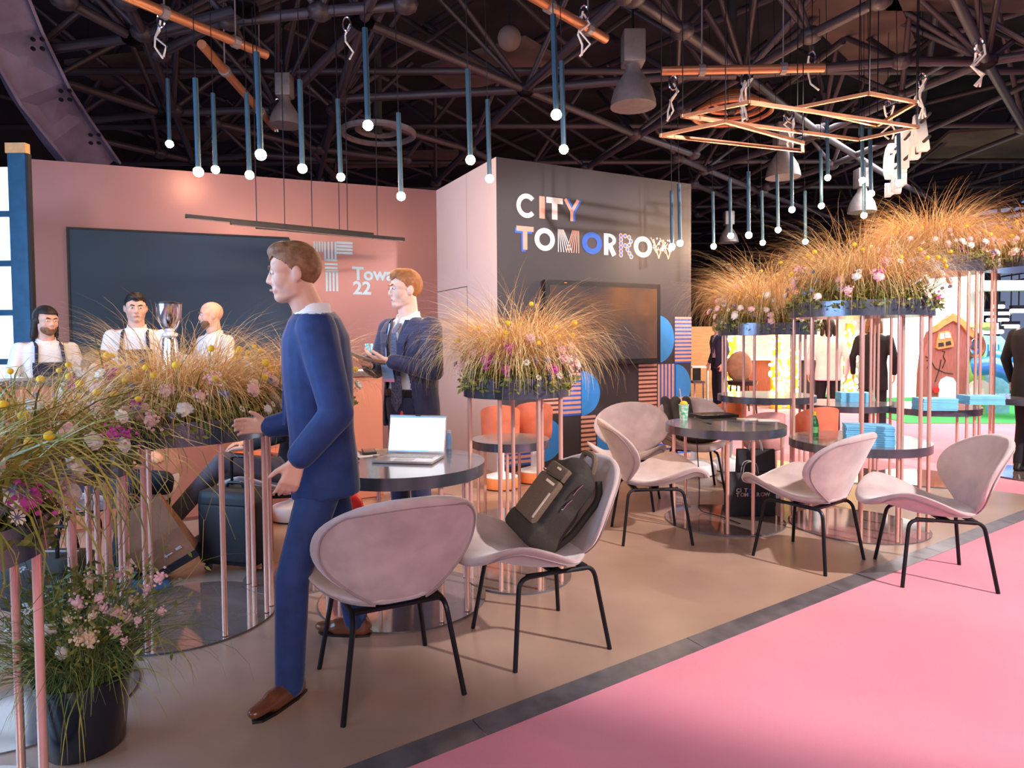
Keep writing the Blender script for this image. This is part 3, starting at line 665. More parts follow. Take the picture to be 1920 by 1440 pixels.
# loose white cables and snap hooks
rnd = random.Random(8)
def hookset(x, y, z, lab, n=3, sc=1.0):
    p = T(x, y, z); o = thing('cable_hook', lab, 'cable', p, 0, 'cables and hooks tied to the truss')
    for k in range(n):
        b = MB(); q = [Vector((rnd.uniform(-.06, .06) * sc, rnd.uniform(-.05, .05) * sc, -0.09 * j * sc)) for j in range(5)]; b.tube(q, 0.010 * sc, 6); b.build('cable_loop', M['cable'], o)
    b = MB(); b.tube([(0, 0, 0), (0.02, 0.01, 7.5 - z)], 0.004, 5); b.build('tie_wire', M['black'], o)
    b = MB(); b.tube([(0.04 * sc * math.cos(a), 0, 0.07 * sc * math.sin(a)) for a in [2 * PI * j / 12 for j in range(12)]], 0.010 * sc, 6, False, True); b.build('carabiner', M['chrome'], o)
for x, y, z, lab, n, sc in ((302, 38, 4.6, 'white cable and snap hook hanging at upper left', 2, 1.0), (1095, 25, 4.3, 'white cable plug on the copper pipe at top centre', 2, 1.0), (1262, 155, 4.4, 'silver hook hanging right of the large bay lamp', 2, 1.2), (1398, 150, 4.4, 'white cable bundle below the right truss node', 3, 1.3),
      (1522, 108, 4.4, 'blue-white hook left of the brown roof panel', 1, 1.0), (1664, 200, 4.4, 'silver snap hook over the small copper frame', 2, 1.2), (1728, 150, 4.6, 'coiled white cable under the far right truss', 3, 1.3), (1835, 85, 4.6, 'white looped strap on the far right truss tube', 3, 1.2),
      (520, 195, 4.5, 'tangle of white cable beside the left bay lamp', 2, 1.0), (650, 45, 4.6, 'thin white cable loop at the top beside a strut', 1, 1.0), (1480, 215, 4.4, 'white cables drooping below the orange diffuser', 3, 1.4), (170, 285, 4.4, 'pale cable coil beside the curved girder', 2, 1.0)): hookset(x, y, z, lab, n, sc)

# hanging sign letters seen from behind at an angle
sp, sq = atY(1662, 341, 10.2), atY(1742, 300, 8.2); e_ = (sq - sp).normalized(); e_.z = 0; e_.normalize()
sg = thing('hanging_sign', 'white hanging three-dimensional letters at upper right', 'sign', sp); mrot = Matrix((e_, Vector((0, 0, 1)), e_.cross(Vector((0, 0, 1))))).transposed().to_4x4()
Ls = (sq - sp).length
for k, ch in enumerate('CTA'):
    me = text_mesh(ch, 0.66, 0.06, M['signwhite'], 'letter', 0.03); o = link('letter', me, sg); o.matrix_local = Matrix.Translation(e_ * (Ls * (0.02 + 0.33 * k))) @ mrot
me = text_mesh('in digini', 0.30, 0.04, M['signwhite'], 'small_letters', 0.01); o = link('small_letters', me, sg); o.matrix_local = Matrix.Translation(e_ * 0.05 + Vector((0, 0, -0.24))) @ mrot
for dz in (0.08, 0.36):
    b = MB(); b.tube([Vector((0, 0, dz)) - e_ * 0.05, e_ * Ls + Vector((0, 0, dz))], 0.02, 6); b.build('mounting_rail', M['matteblack'], sg)
b = MB(); b.tube([e_ * Ls * 0.75, e_ * Ls * 0.75 + Vector((0, 0, 7.5)) - Vector((0, 0, sp.z))], 0.02, 6); b.build('suspension', M['matteblack'], sg)
# ------------------------------------------------------------------ shell chairs
def shell_w(v, W=0.325, w0=0.085, vm=0.60):
    if v < vm: return w0 + (W - w0) * math.sin(PI / 2 * v / vm) ** 0.9
    q = (v - vm) / (1 - vm); return W * max(0.0, 1 - q ** 2.5) ** (1 / 2.3)
def shell(fn, T_=0.040, NU=22, NV=20, u0=None):
    # fn(x, v) -> centre-surface point
    b = MB(); V = []; F = []; n1 = (NU + 1) * (NV + 1)
    def P(iu, iv):
        v = 0.0 + 0.9985 * (1 - (1 - iv / NV) ** 1.5); u = math.sin(PI / 2 * (-1 + 2 * iu / NU)); return u, v
    def N(x, v):
        e = 0.004; a = fn(x + e, v) - fn(x - e, v); c = fn(x, min(1, v + e)) - fn(x, max(0, v - e)); return a.cross(c).normalized()
    for side in (1, -1):
        for iv in range(NV + 1):
            for iu in range(NU + 1):
                u, v = P(iu, iv); w = shell_w(v); x = u * w; p = fn(x, v)
                t = T_ / 2 * math.sqrt(max(0, 1 - abs(u) ** 6)) * (min(1, (1 - v) / 0.06) ** 0.5) * min(1, (v + 0.004) / 0.05 + 0.3)
                if iu in (0, NU): t = 0.0
                V.append(p + N(x, v) * t * side)
    for s_ in (0, 1):
        o = s_ * n1
        for iv in range(NV):
            for iu in range(NU):
                a = o + iv * (NU + 1) + iu; f = (a, a + 1, a + NU + 2, a + NU + 1); F.append(f if s_ == 0 else f[::-1])
    for iu in range(NU): F.append((iu, iu + 1, n1 + iu + 1, n1 + iu))
    o = NV * (NU + 1)
    for iu in range(NU): F.append((o + iu, o + iu + 1, n1 + o + iu + 1, n1 + o + iu))
    b.add(V, F); return b, N
def fn_seat(x, v):
    q = abs(x) / 0.325; y = 0.20 - 0.60 * v + 0.05 * q * q; z = 0.415 - 0.03 * math.sin(PI * min(1, v * 1.3)) + 0.045 * v * v - 0.04 * max(0, v - 0.8) * 5 * (v - 0.8) * 5 + 0.135 * q ** 2.2 * (0.35 + 0.65 * v)
    return Vector((x, y, z))
def fn_back(x, v):
    q = abs(x) / 0.325; y = 0.175 + 0.16 * v + 0.03 * v * v - 0.135 * q ** 2.2; z = 0.395 + 0.435 * v - 0.02 * q * q
    return Vector((x, y, z))
def merged(b, name, m, dist=0.0004):
    me = b.mesh(name, m, None); bm = bmesh.new(); bm.from_mesh(me); bmesh.ops.remove_doubles(bm, verts=bm.verts[:], dist=dist); bmesh.ops.recalc_face_normals(bm, faces=bm.faces[:]); bm.to_mesh(me); bm.free()
    me.polygons.foreach_set('use_smooth', [True] * len(me.polygons)); return me
def piping(fn, N, side, r=0.0045):
    pts = []
    K = 26
    for s_ in (-1, 1):
        seq = [(s_ * 0.90 * shell_w(v), v) for v in [0.03 + 0.87 * i / K for i in range(K + 1)]]
        if s_ == 1: seq = seq[::-1]
        if s_ == 1:
            w = shell_w(0.90) * 0.90; pts += [(-w + 2 * w * i / 12, 0.90 + 0.035 * math.sin(PI * i / 12)) for i in range(1, 12)]
        pts += seq
    b = MB(); b.tube([fn(x, v) + N(x, v) * side * 0.0165 for x, v in pts], r, 6); return b
def make_chair(loc, rz, label):
    t = thing('lounge_chair', label, 'chair', loc, rz, 'beige velvet shell chairs')
    b, N = shell(fn_seat); s = link('seat', merged(b, 'seat', M['velvet']), t); piping(fn_seat, N, 1).build('piping', M['seam'], s)
    b, N = shell(fn_back); k = link('backrest', merged(b, 'backrest', M['velvet']), t); piping(fn_back, N, -1).build('piping', M['seam'], k)
    for sx in (-1, 1):
        rail = MB(); rail.tube([(sx * 0.175, -0.150, 0.372), (sx * 0.175, 0.150, 0.362)], 0.0105, 8); rail.build('side_rail', M['black'], t)
        for sy in (-1, 1):
            b = MB(); b.tube(fillet([(sx * 0.175, sy * 0.06, 0.367), (sx * 0.178, sy * 0.185, 0.367), (sx * 0.235, sy * 0.235, 0.0)], 0.05), 0.0105, 8); b.build('leg', M['black'], t)
    b = MB(); b.box((0, 0.0, 0.369), (0.34, 0.05, 0.012)); b.box((0, 0.14, 0.369), (0.34, 0.04, 0.012)); b.box((0, 0.07, 0.376), (0.10, 0.16, 0.012)); b.build('seat_bracket', M['black'], t)
    return t
def feet(r1, r2, f1, f2):
    P = [atZ(x, y, 0) for x, y in (r1, r2, f1, f2)]; c = (P[0] + P[1] + P[2] + P[3]) / 4; f = (P[2] + P[3] - P[0] - P[1]).normalized()
    return (c.x, c.y, 0), math.atan2(f.x, -f.y)
c1, r1 = feet((640, 1358), (880, 1312), (598, 1245), (797, 1213))
chair = make_chair(c1, r1, 'beige velvet shell chair with its back to the camera, nearest of all')
c2, r2 = feet((1155, 1213), (1048, 1145), (963, 1258), (875, 1183)); dup(chair, c2, r2, 'beige velvet shell chair holding the black backpack')
c3, r3 = feet((1883, 1109), (1788, 1059), (1703, 1097), (1630, 1050)); dup(chair, (c3[0], c3[1], -0.005), r3, 'beige velvet shell chair on the pink carpet at far right')
c4, r4 = feet((1547, 1078), (1628, 1053), (1405, 1038), (1488, 1017)); dup(chair, c4, r4, 'beige velvet shell chair in front of the blue brochure stack, seen from behind')
c5, r5 = feet((1163, 1022), (1144, 989), (1303, 1020), (1269, 988)); dup(chair, c5, r5, 'beige velvet shell chair facing right toward the table with the closed laptop')
c6 = (0.98, 5.52, 0); dup(chair, c6, -0.32, 'beige velvet shell chair facing the camera behind the right-facing one')
c7 = (1.66, 5.98, 0); dup(chair, c7, -0.10, 'beige velvet shell chair with a dark jacket over it behind the right table')
c8 = (-1.60, 4.46, 0); dup(chair, c8, -1.25, 'beige velvet shell chair under the seated man behind the flowers')
c9 = (-2.50, 4.05, 0); dup(chair, c9, 1.1, 'beige velvet shell chair at left behind the flower planters')

# ------------------------------------------------------------------ round tables, planters
pole_m = {}
def poles(t, R, angs, z0, z1, r=0.0125):
    me = MB().lathe([(r, 0), (r, 1)], n=12).mesh('pole', M['copper'], 40)
    for a in angs:
        a = math.radians(a); link('pole', me, t, (R * math.cos(a), R * math.sin(a), z0), None, (1, 1, z1 - z0))
BASE_N = [0]
def disc(t, name, R, z0, z1, mats):
    if name == 'base_plate': BASE_N[0] += 1; z0 = 0.0005; z1 = 0.007 + 0.0016 * (BASE_N[0] % 5)      # overlapping plates lie on one another
    b = MB(); b.lathe([(R, z0), (R, z1)], n=64); b.m = [0 if len(f) == 4 else 1 for f in b.f]; b.build(name, mats, t, 30)
def round_table(loc, R, h, angs, label, base=True):
    t = thing('round_table', label, 'table', loc)
    if base: disc(t, 'base_plate', R, 0.0, 0.012, [M['trim'], M['glassbase']])
    poles(t, R - 0.03, angs, 0.012 if base else 0.0, h - 0.062); disc(t, 'table_top', R, h - 0.062, h, [M['steel'], M['disctop']]); return t
pt1 = atZ(757, 1120, 0); round_table((pt1.x, pt1.y, 0), 0.445, 0.741, [152, 215, 119, 306, 41, 330], 'round table with the open laptop in front of the standing man')
pt2 = atZ(1358, 975, 0); round_table((pt2.x, pt2.y, 0), 0.44, 0.741, [190, 255, 280, 40, 345, 120], 'round table with the closed black laptop and drink cup')
ps1 = atY(957, 822, 5.05); round_table((ps1.x, ps1.y, 0), 0.30, ps1.z, [25, 75, 140, 205, 265, 335], 'low side table behind the central flower planter')

# flower head meshes
rnd = random.Random(11)
def head_ball(r, m, name): return MB().ell((0, 0, 0), (r, r, r), 10, 7).mesh(name, m, 180)
def head_carnation(r, m, name):
    b = MB(); rr = random.Random(5); n, mm = 16, 9; V = []; F = []
    for i in range(mm + 1):
        th = PI * i / mm
        for j in range(n):
            a = 2 * PI * j / n; q = r * (1 + (0.22 * math.sin(a * 5 + i * 2.1) + 0.16 * math.sin(a * 8 - i * 3.0)) * math.sin(th)) * (1 if i < 6 else 0.75)
            V.append((q * math.sin(th) * math.cos(a), q * math.sin(th) * math.sin(a), 0.72 * q * math.cos(th)))
    F = [(i * n + j, (i + 1) * n + j, (i + 1) * n + (j + 1) % n, i * n + (j + 1) % n) for i in range(mm) for j in range(n)]
    b.add(V, F); return b.mesh(name, m, 50)
def head_thistle(r, m, name):
    b = MB(); b.ell((0, 0, 0), (r * 0.55, r * 0.55, r * 0.75), 8, 6)
    for k in range(14):
        a = 2 * PI * k / 14; d = Vector((math.cos(a), math.sin(a), 0.25 * (k % 3 - 0.6))).normalized(); q = d.orthogonal().normalized() * r * 0.13
        b.add([d * r * 0.3 + q, d * r * 1.35, d * r * 0.3 - q], [(0, 1, 2)])
    return b.mesh(name, m, None)
def head_spray(r, m, name):
    b = MB(); rr = random.Random(6); b.ell((0, 0, -r * .1), (r * .7, r * .7, r * .5), 8, 5)
    for k in range(16):
        p = Vector((rr.gauss(0, r * .55), rr.gauss(0, r * .55), rr.gauss(0, r * .4))); b.ell(p, (r * .2, r * .2, r * .2), 5, 3)
    return b.mesh(name, m, None)
def head_daisy(r, m, name):
    b = MB()
    for k in range(9):
        a = 2 * PI * k / 9; u = Vector((math.cos(a), math.sin(a), 0)); v = Vector((-math.sin(a), math.cos(a), 0)); b.add([u * r * .2, u * r * .7 + v * r * .2 + Vector((0, 0, r * .1)), u * r, u * r * .7 - v * r * .2 + Vector((0, 0, r * .1))], [(0, 1, 2, 3)])
    return b.mesh(name, m, None)
HEADS = {'billy_button': head_ball(0.013, M['fyellow'], 'billy_button'), 'pink_carnation': head_carnation(0.030, M['fpink'], 'pink_carnation'), 'white_carnation': head_carnation(0.030, M['fwhite'], 'white_carnation'),
         'thistle_head': head_thistle(0.016, M['fblue'], 'thistle_head'), 'magenta_spray': head_spray(0.034, M['fmagenta'], 'magenta_spray'), 'white_daisy': head_daisy(0.018, M['fwhite'], 'white_daisy'), 'pink_spray': head_spray(0.03, M['fpink'], 'pink_spray')}
def blades(b, rr, n, R, z, L0, L1, w, el0, el1, bend, seg=6, phis=None, core=0.6, clamp=None):
    for _ in range(n):
        a = rr.random() * 2 * PI; q = R * core * math.sqrt(rr.random()); p = Vector((q * math.cos(a), q * math.sin(a), z))
        ph = (a + rr.gauss(0, 0.8)) if phis is None else rr.uniform(*phis)
        L = rr.uniform(L0, L1); el = rr.uniform(el0, el1); bd = bend * rr.uniform(0.5, 1.4); w_ = w * rr.uniform(0.7, 1.3); tw = rr.uniform(-0.7, 0.7)
        V = []; st = L / seg
        for i in range(seg + 1):
            d = Vector((math.cos(ph) * math.cos(el), math.sin(ph) * math.cos(el), math.sin(el)))
            side = Vector((-math.sin(ph + tw), math.cos(ph + tw), math.sin(tw) * 0.5)); ww = w_ * (1 - (i / seg) ** 2 * 0.85) / 2
            V += [p + side * ww, p - side * ww]; p = p + d * st; el -= bd * st / L * (0.5 + i / seg); ph += rr.uniform(-.12, .12)
        b.add(V, [(2 * i, 2 * i + 1, 2 * i + 3, 2 * i + 2) for i in range(seg)])
def leaves(b, rr, n, R, z, H, s):
    for _ in range(n):
        a = rr.random() * 2 * PI; q = R * 1.08 * math.sqrt(rr.random()); zz = z + H * rr.random() * (1.1 - (q / R) ** 2 * 0.7) - (0.05 if q > R * 0.97 else 0)
        p = Vector((q * math.cos(a), q * math.sin(a), zz)); d = Vector((rr.gauss(0, 1), rr.gauss(0, 1), rr.gauss(0.3, 0.7))).normalized(); o = d.orthogonal().normalized(); o.rotate(Matrix.Rotation(rr.random() * 6.28, 3, d)); k = s * rr.uniform(0.5, 1.3)
        b.add([p, p + d * k * .5 + o * k * .22, p + d * k, p + d * k * .5 - o * k * .22], [(0, 1, 2, 3)])
def stuff(b, name, m, t):
    o = b.build(name, m, t, None); o['kind'] = 'stuff'; return o
def bloom(t, seed, R, z, H, mix, grass=(900, 0.5, 0.75), amber=300, green=160, glen=0.55, gw=0.007, leafn=1300, gphis=None, gb=2.5, gbend=2.3, gel=(0.6, 1.4)):
    rr = random.Random(seed)
    b = MB(); leaves(b, rr, leafn, R, z - 0.02, H * 0.42, 0.045); stuff(b, 'foliage', M['leaf'], t)
    b = MB(); blades(b, rr, grass[0], R, z - 0.03, H * grass[1] * 1.5, H * grass[2] * 2.2, 0.0030, 0.85, 1.5, gb, 8, core=0.50); stuff(b, 'wheat_grass', M['wheat'], t)
    b = MB(); blades(b, rr, amber, R, z - 0.03, H * 0.7, H * 1.5, 0.0032, 0.6, 1.4, 1.9, 7, core=0.6); stuff(b, 'amber_grass', M['amber'], t)
    b = MB(); blades(b, rr, green, R, z - 0.03, glen * 0.6, glen * 1.25, gw, gel[0], gel[1], gbend, 8, gphis, core=0.8); stuff(b, 'green_grass', M['greengrass'], t)
    sb = MB()
    for kind, n in mix.items():
        for _ in range(int(n * 1.35)):
            a = rr.random() * 2 * PI; q = R * math.sqrt(rr.uniform(0.45, 1.45)); hh = H * (0.02 + 0.62 * rr.random()) * (1.3 - 0.6 * (q / R) ** 2)
            if kind == 'billy_button': hh = H * rr.uniform(0.5, 1.02) * (1.1 - 0.35 * (q / R) ** 2)
            p = Vector((q * math.cos(a), q * math.sin(a), z + hh)); sc = rr.uniform(0.75, 1.1) * (1.25 if kind not in ('pink_carnation', 'white_carnation') else 1.0)
            tilt = Vector((math.cos(a) * (0.4 + q / R), math.sin(a) * (0.4 + q / R), 0.8)).normalized()
            o = link(kind, HEADS[kind], t, p, tilt.to_track_quat('Z', 'Y').to_euler(), sc)
            sb.tube([Vector((q * 0.8 * math.cos(a), q * 0.8 * math.sin(a), z - 0.02)), p - tilt * 0.01], 0.0015, 4, False)
    stuff(sb, 'flower_stems', M['stem'], t)
def planter(loc, R, z0, h, angs, label, seed, H, mix, shelves=(), **kw):
    t = thing('flower_planter', label, 'planter', loc, 0, 'copper-legged flower planters')
    disc(t, 'base_plate', R, 0.0, 0.012, [M['trim'], M['glassbase']]); poles(t, R - 0.03, angs, 0.012, z0)
    b = MB(); b.lathe([(R - 0.012, z0 + h - 0.06), (R - 0.012, z0 + h), (R, z0 + h), (R, z0), (0.0, z0)], n=64); b.build('tray', M['steel'], t, 30)
    b = MB(); b.lathe([(R - 0.013, z0 + h - 0.03), (R * 0.5, z0 + h - 0.01), (0, z0 + h)], n=32); b.build('soil', M['soil'], t, 60)
    for z in shelves: disc(t, 'shelf', R, z - 0.06, z, [M['steel'], M['disctop']])
    bloom(t, seed, R, z0 + h, H, mix, **kw); return t
even = lambda n, o=0: [o + 360 / n * i for i in range(n)]
mixA = dict(billy_button=12, pink_carnation=8, white_carnation=12, thistle_head=14, magenta_spray=4, white_daisy=10, pink_spray=5)
mixB = dict(billy_button=16, pink_carnation=8, white_carnation=6, thistle_head=16, magenta_spray=7, white_daisy=12, pink_spray=8)
mixC = dict(billy_button=14, pink_carnation=18, white_carnation=26, thistle_head=10, magenta_spray=2, white_daisy=10, pink_spray=8)
planter((-1.66, 1.74, 0), 0.35, 0.80, 0.10, [-38, 20, 75, 130, 185, 250], 'flower planter nearest the camera at the left edge', 1, 0.40, mixA, grass=(350, 0.5, 0.7), green=420, glen=0.78, gw=0.009, gbend=3.3, gel=(0.7, 1.3))
planter((-1.87, 2.50, 0), 0.36, 0.87, 0.10, [-60, -30, -5, 40, 100, 160, 220], 'low flower planter second from the left with drooping green grass', 2, 0.40, mixA, grass=(750, 0.5, 0.75), green=240, glen=0.62, gbend=2.9)
pl3 = Vector((-1.674, 3.30, 0)); planter(pl3, 0.445, 0.92, 0.11, [-120, -100, -85, -40, 0, 12, 60, 140, 200], 'wide flower planter in front of the bar with carnations and billy buttons', 3, 0.42, {k: int(v * 1.7) for k, v in mixA.items()}, grass=(2600, 0.55, 0.85), green=110, leafn=2000)
planter((-1.27, 3.84, 0), 0.31, 0.96, 0.10, [-70, -20, 30, 90, 150, 210], 'small flower planter half hidden behind the walking man', 4, 0.40, mixB, grass=(800, 0.55, 0.8), green=60)
pc = atZ(972, 1078, 0); planter((pc.x, pc.y, 0), 0.312, 1.065, 0.11, [195, 250, 95, 294, 57, 330], 'central flower planter in front of the television', 5, 0.44, mixB, grass=(2600, 0.55, 0.85), green=110, glen=0.42, leafn=2200)
pa = atY(1436, 745, 6.3); planter((pa.x, pa.y, 0), 0.445, 1.42, 0.11, even(8, 10), 'lowest right-hand flower planter nearest the charcoal wall', 6, 0.58, mixC, (0.85,), grass=(3200, 0.55, 0.85), green=200, leafn=2000)
pb = atZ(1607, 985, 0); planter((pb.x, pb.y, 0), 0.47, 1.535, 0.105, [200, 245, 275, 300, 330, 20, 60, 110, 150], 'tall flower planter whose shelf holds the green bottle', 7, 0.52, mixB, (0.64,), grass=(2600, 0.55, 0.85), green=180, leafn=2400)
pcx = atY(1580, 760, 6.65); planter((pcx.x, pcx.y, 0), 0.45, 1.62, 0.11, even(7, 20), 'flower planter hidden behind the tall one with the green bottle', 8, 0.50, mixC, (0.73,), grass=(2600, 0.55, 0.85), green=120, leafn=1500)
pd = atY(1738, 768, 6.4); planter((pd.x, pd.y, 0), 0.45, 1.99, 0.14, [210, 285, 300, 330, 20, 90, 150], 'high flower planter in front of the white booth wall', 9, 0.50, mixC, (0.72,), grass=(3200, 0.55, 0.85), green=120, leafn=1900)
pe = atY(1832, 755, 6.9); planter((pe.x + 0.35, pe.y - 0.35, 0), 0.45, 2.06, 0.10, [-5, 50, 110, 170, 225, 290], 'highest flower planter at the right edge', 10, 0.48, mixC, (0.78,), grass=(2400, 0.55, 0.85), green=260, leafn=2200)

# black bucket with grasses in the foreground
pp = atZ(162, 1396, 0)
t = thing('potted_grass', 'black bucket of green grasses and small flowers at lower left', 'potted plant', (pp.x, pp.y, 0))
b = MB(); b.lathe([(0.0, 0.0), (0.112, 0.0), (0.118, 0.006), (0.140, 0.235), (0.150, 0.240), (0.150, 0.258), (0.143, 0.258), (0.132, 0.20), (0.0, 0.20)], n=48); b.build('bucket', M['pot'], t, 40)
rr = random.Random(77)
b = MB(); blades(b, rr, 900, 0.13, 0.21, 0.26, 0.52, 0.0035, 0.9, 1.5, 2.0, 7, core=0.8); stuff(b, 'fescue', M['bluegreen'], t)
b = MB(); blades(b, rr, 130, 0.13, 0.21, 0.40, 0.66, 0.005, 0.6, 1.4, 2.4, 8, core=0.8); stuff(b, 'long_grass', M['greengrass'], t)
b = MB()
for _ in range(900):
    q = abs(rr.gauss(0, 0.15)); a = rr.random() * 6.28; p = Vector((q * math.cos(a), q * math.sin(a) * 0.9, 0.30 + rr.random() * 0.30)); d = Vector((rr.gauss(0, 1), rr.gauss(0, 1), rr.gauss(.4, .6))).normalized(); o_ = d.orthogonal() * 0.25; k_ = 0.035
    b.add([p, p + (d + o_) * k_ * .5, p + d * k_, p + (d - o_) * k_ * .5], [(0, 1, 2, 3)])
stuff(b, 'foliage', M['leaf'], t)
HEADS['cream_spray'] = head_spray(0.03, mat('cream_bud', (0.82, 0.60, 0.40), 0.7), 'cream_spray')
for kind, n, x0, x1, zz0, zz1 in (('cream_spray', 16, 0.0, 0.17, 0.40, 0.58), ('pink_spray', 12, 0.06, 0.26, 0.38, 0.62), ('white_daisy', 34, -0.34, -0.02, 0.36, 0.68), ('white_carnation', 4, -0.26, 0.02, 0.36, 0.46)):
    for _ in range(n): link(kind, HEADS[kind], t, (rr.uniform(x0, x1), rr.uniform(-0.16, 0.12), rr.uniform(zz0, zz1)), (rr.uniform(0.2, 1.0), rr.uniform(-.5, .5), rr.random() * 6), rr.uniform(0.5, 0.95))
b = MB()
for ch in list(t.children):
    if ch.name.split('.')[0] in HEADS: b.tube([(ch.location.x * 0.35, ch.location.y * 0.35, 0.21), ch.location], 0.0013, 4, False)
stuff(b, 'flower_stems', M['stem'], t)

# ------------------------------------------------------------------ pedestal bucket stools
def stool(px, Y, w, zt_, label, m, base_m, br=0.17, dz=0.0):
    p = atY(px, 760, Y); t = thing('swivel_stool', label, 'stool', (p.x, p.y, 0), 0, 'swivel bucket stools')
    b = MB(); b.lathe([(br, 0.012), (br, 0.10), (br - 0.01, 0.112)], n=36); b.build('pedestal', base_m, t, 40)
    b = MB(); b.lathe([(br - 0.01, 0.112), (0.04, 0.15), (0.035, 0.16), (0.035, 0.42)], n=36); b.build('column', M['white'], t, 40)
    b = MB(); b.lathe([(br * .9, 0.0), (br * .9, 0.012)], n=24); b.build('foot_ring', M['matteblack'], t)
    r = w / 2; V = []; b = MB(); n = 40; zs = [0.42, 0.44, 0.60, 0.70, 1.0]
    for ring, (q, zf) in enumerate(((0.80, 0), (0.92, 0.03), (0.97, 0.3), (1.0, 1.0), (0.90, 1.0), (0.88, 0.35), (0.85, 0.12), (0.0, 0.12))):
        for j in range(n):
            a = 2 * PI * j / n; back = (0.5 + 0.5 * math.sin(a)) ** 0.6; top = (0.42 + 0.12) + (zt_ - 0.54) * back; z = 0.42 + (top - 0.42) * zf if zf > 0.12 else 0.42 + zf * 0.6
            V.append((q * r * math.cos(a), q * r * math.sin(a), z))
    F = [(i * n + j, i * n + (j + 1) % n, (i + 1) * n + (j + 1) % n, (i + 1) * n + j) for i in range(7) for j in range(n)] + [tuple(range(n - 1, -1, -1))]
    b.add(V, F); b.build('bucket_seat', m, t, 50)
    b = MB(); b.box((-r * 0.3, -r * 1.0, 0.66), (0.035, 0.01, 0.016)); b.build('strap_clip', M['silver'], t, None); b = MB(); b.box((-r * 0.3, -r * 1.02, 0.61), (0.018, 0.008, 0.09)); b.build('strap', m, t, None)
    t.rotation_euler = (0, 0, dz); return t
stool(938, 6.15, 0.37, 0.80, 'terracotta bucket stool left under the central planter', M['terracotta'], M['orange'], dz=PI)  # orange pedestal side: warm light painted onto a white drum
stool(1001, 6.42, 0.37, 0.80, 'terracotta bucket stool right beside the stripes, partly behind another', M['terracotta'], M['orange'], dz=PI)  # same white drum, warm light put into its side colour
stool(1302, 6.75, 0.40, 0.74, 'grey bucket stool on a wide white pedestal behind the jacket chair', M['dustypink'], M['white'], 0.22, PI)
stool(1432, 5.75, 0.36, 0.76, 'dusty pink bucket stool behind the black paper bags', M['dustypink'], M['white'], dz=PI)
stool(1531, 5.85, 0.36, 0.79, 'red bucket stool behind the green bottle', M['terracotta'], M['orange'], dz=PI)
stool(1368, 6.9, 0.34, 0.74, 'orange bucket stool behind the right table', M['orange'], M['white'], dz=PI)
stool(455, 4.9, 0.36, 0.55, 'orange bucket stool by the bar behind the suitcase', M['orange'], M['orange'], dz=PI)
stool(548, 5.12, 0.36, 0.55, 'low stool on a white pedestal by the bar', M['barfront'], M['white'], dz=PI)
# ------------------------------------------------------------------ people
def remesh(b, name, m, vox, it=4, fac=0.5, keep=None, solid=0.0, parent=None):
    me = b.mesh(name, m, None); bm = bmesh.new(); bm.from_mesh(me); bmesh.ops.remove_doubles(bm, verts=bm.verts[:], dist=0.00005); bmesh.ops.recalc_face_normals(bm, faces=bm.faces[:]); bm.to_mesh(me); bm.free(); o = link(name, me)
    r = o.modifiers.new('r', 'REMESH'); r.mode = 'VOXEL'; r.voxel_size = vox
    s = o.modifiers.new('s', 'SMOOTH'); s.factor = fac; s.iterations = it
    dg = bpy.context.evaluated_depsgraph_get(); me2 = bpy.data.meshes.new_from_object(o.evaluated_get(dg)); bpy.data.objects.remove(o)
    if keep:
        bm = bmesh.new(); bm.from_mesh(me2); bmesh.ops.delete(bm, geom=[f for f in bm.faces if not keep(f.calc_center_median())], context='FACES'); bm.to_mesh(me2); bm.free()
    me2.materials.clear(); me2.materials.append(m); me2.polygons.foreach_set('use_smooth', [True] * len(me2.polygons)); me2.name = name
    o = link(name, me2, parent)
    if solid: sm = o.modifiers.new('solid', 'SOLIDIFY'); sm.thickness = solid; sm.offset = -1
    return o
def loft(b, rings, n=24):
    V = []; F = []
    for c, ax, ay in rings:
        for j in range(n):
            a = 2 * PI * j / n; ca, sa = math.cos(a), math.sin(a); q = 1.0 / (abs(ca) ** 2.6 + abs(sa) ** 2.6) ** (1 / 2.6)
            V.append(c + ax * ca * q + ay * sa * q)
    k = len(rings)
    for i in range(k - 1):
        for j in range(n): F.append((i * n + j, i * n + (j + 1) % n, (i + 1) * n + (j + 1) % n, (i + 1) * n + j))
    F += [tuple(range(n - 1, -1, -1)), tuple((k - 1) * n + j for j in range(n))]; b.add(V, F)
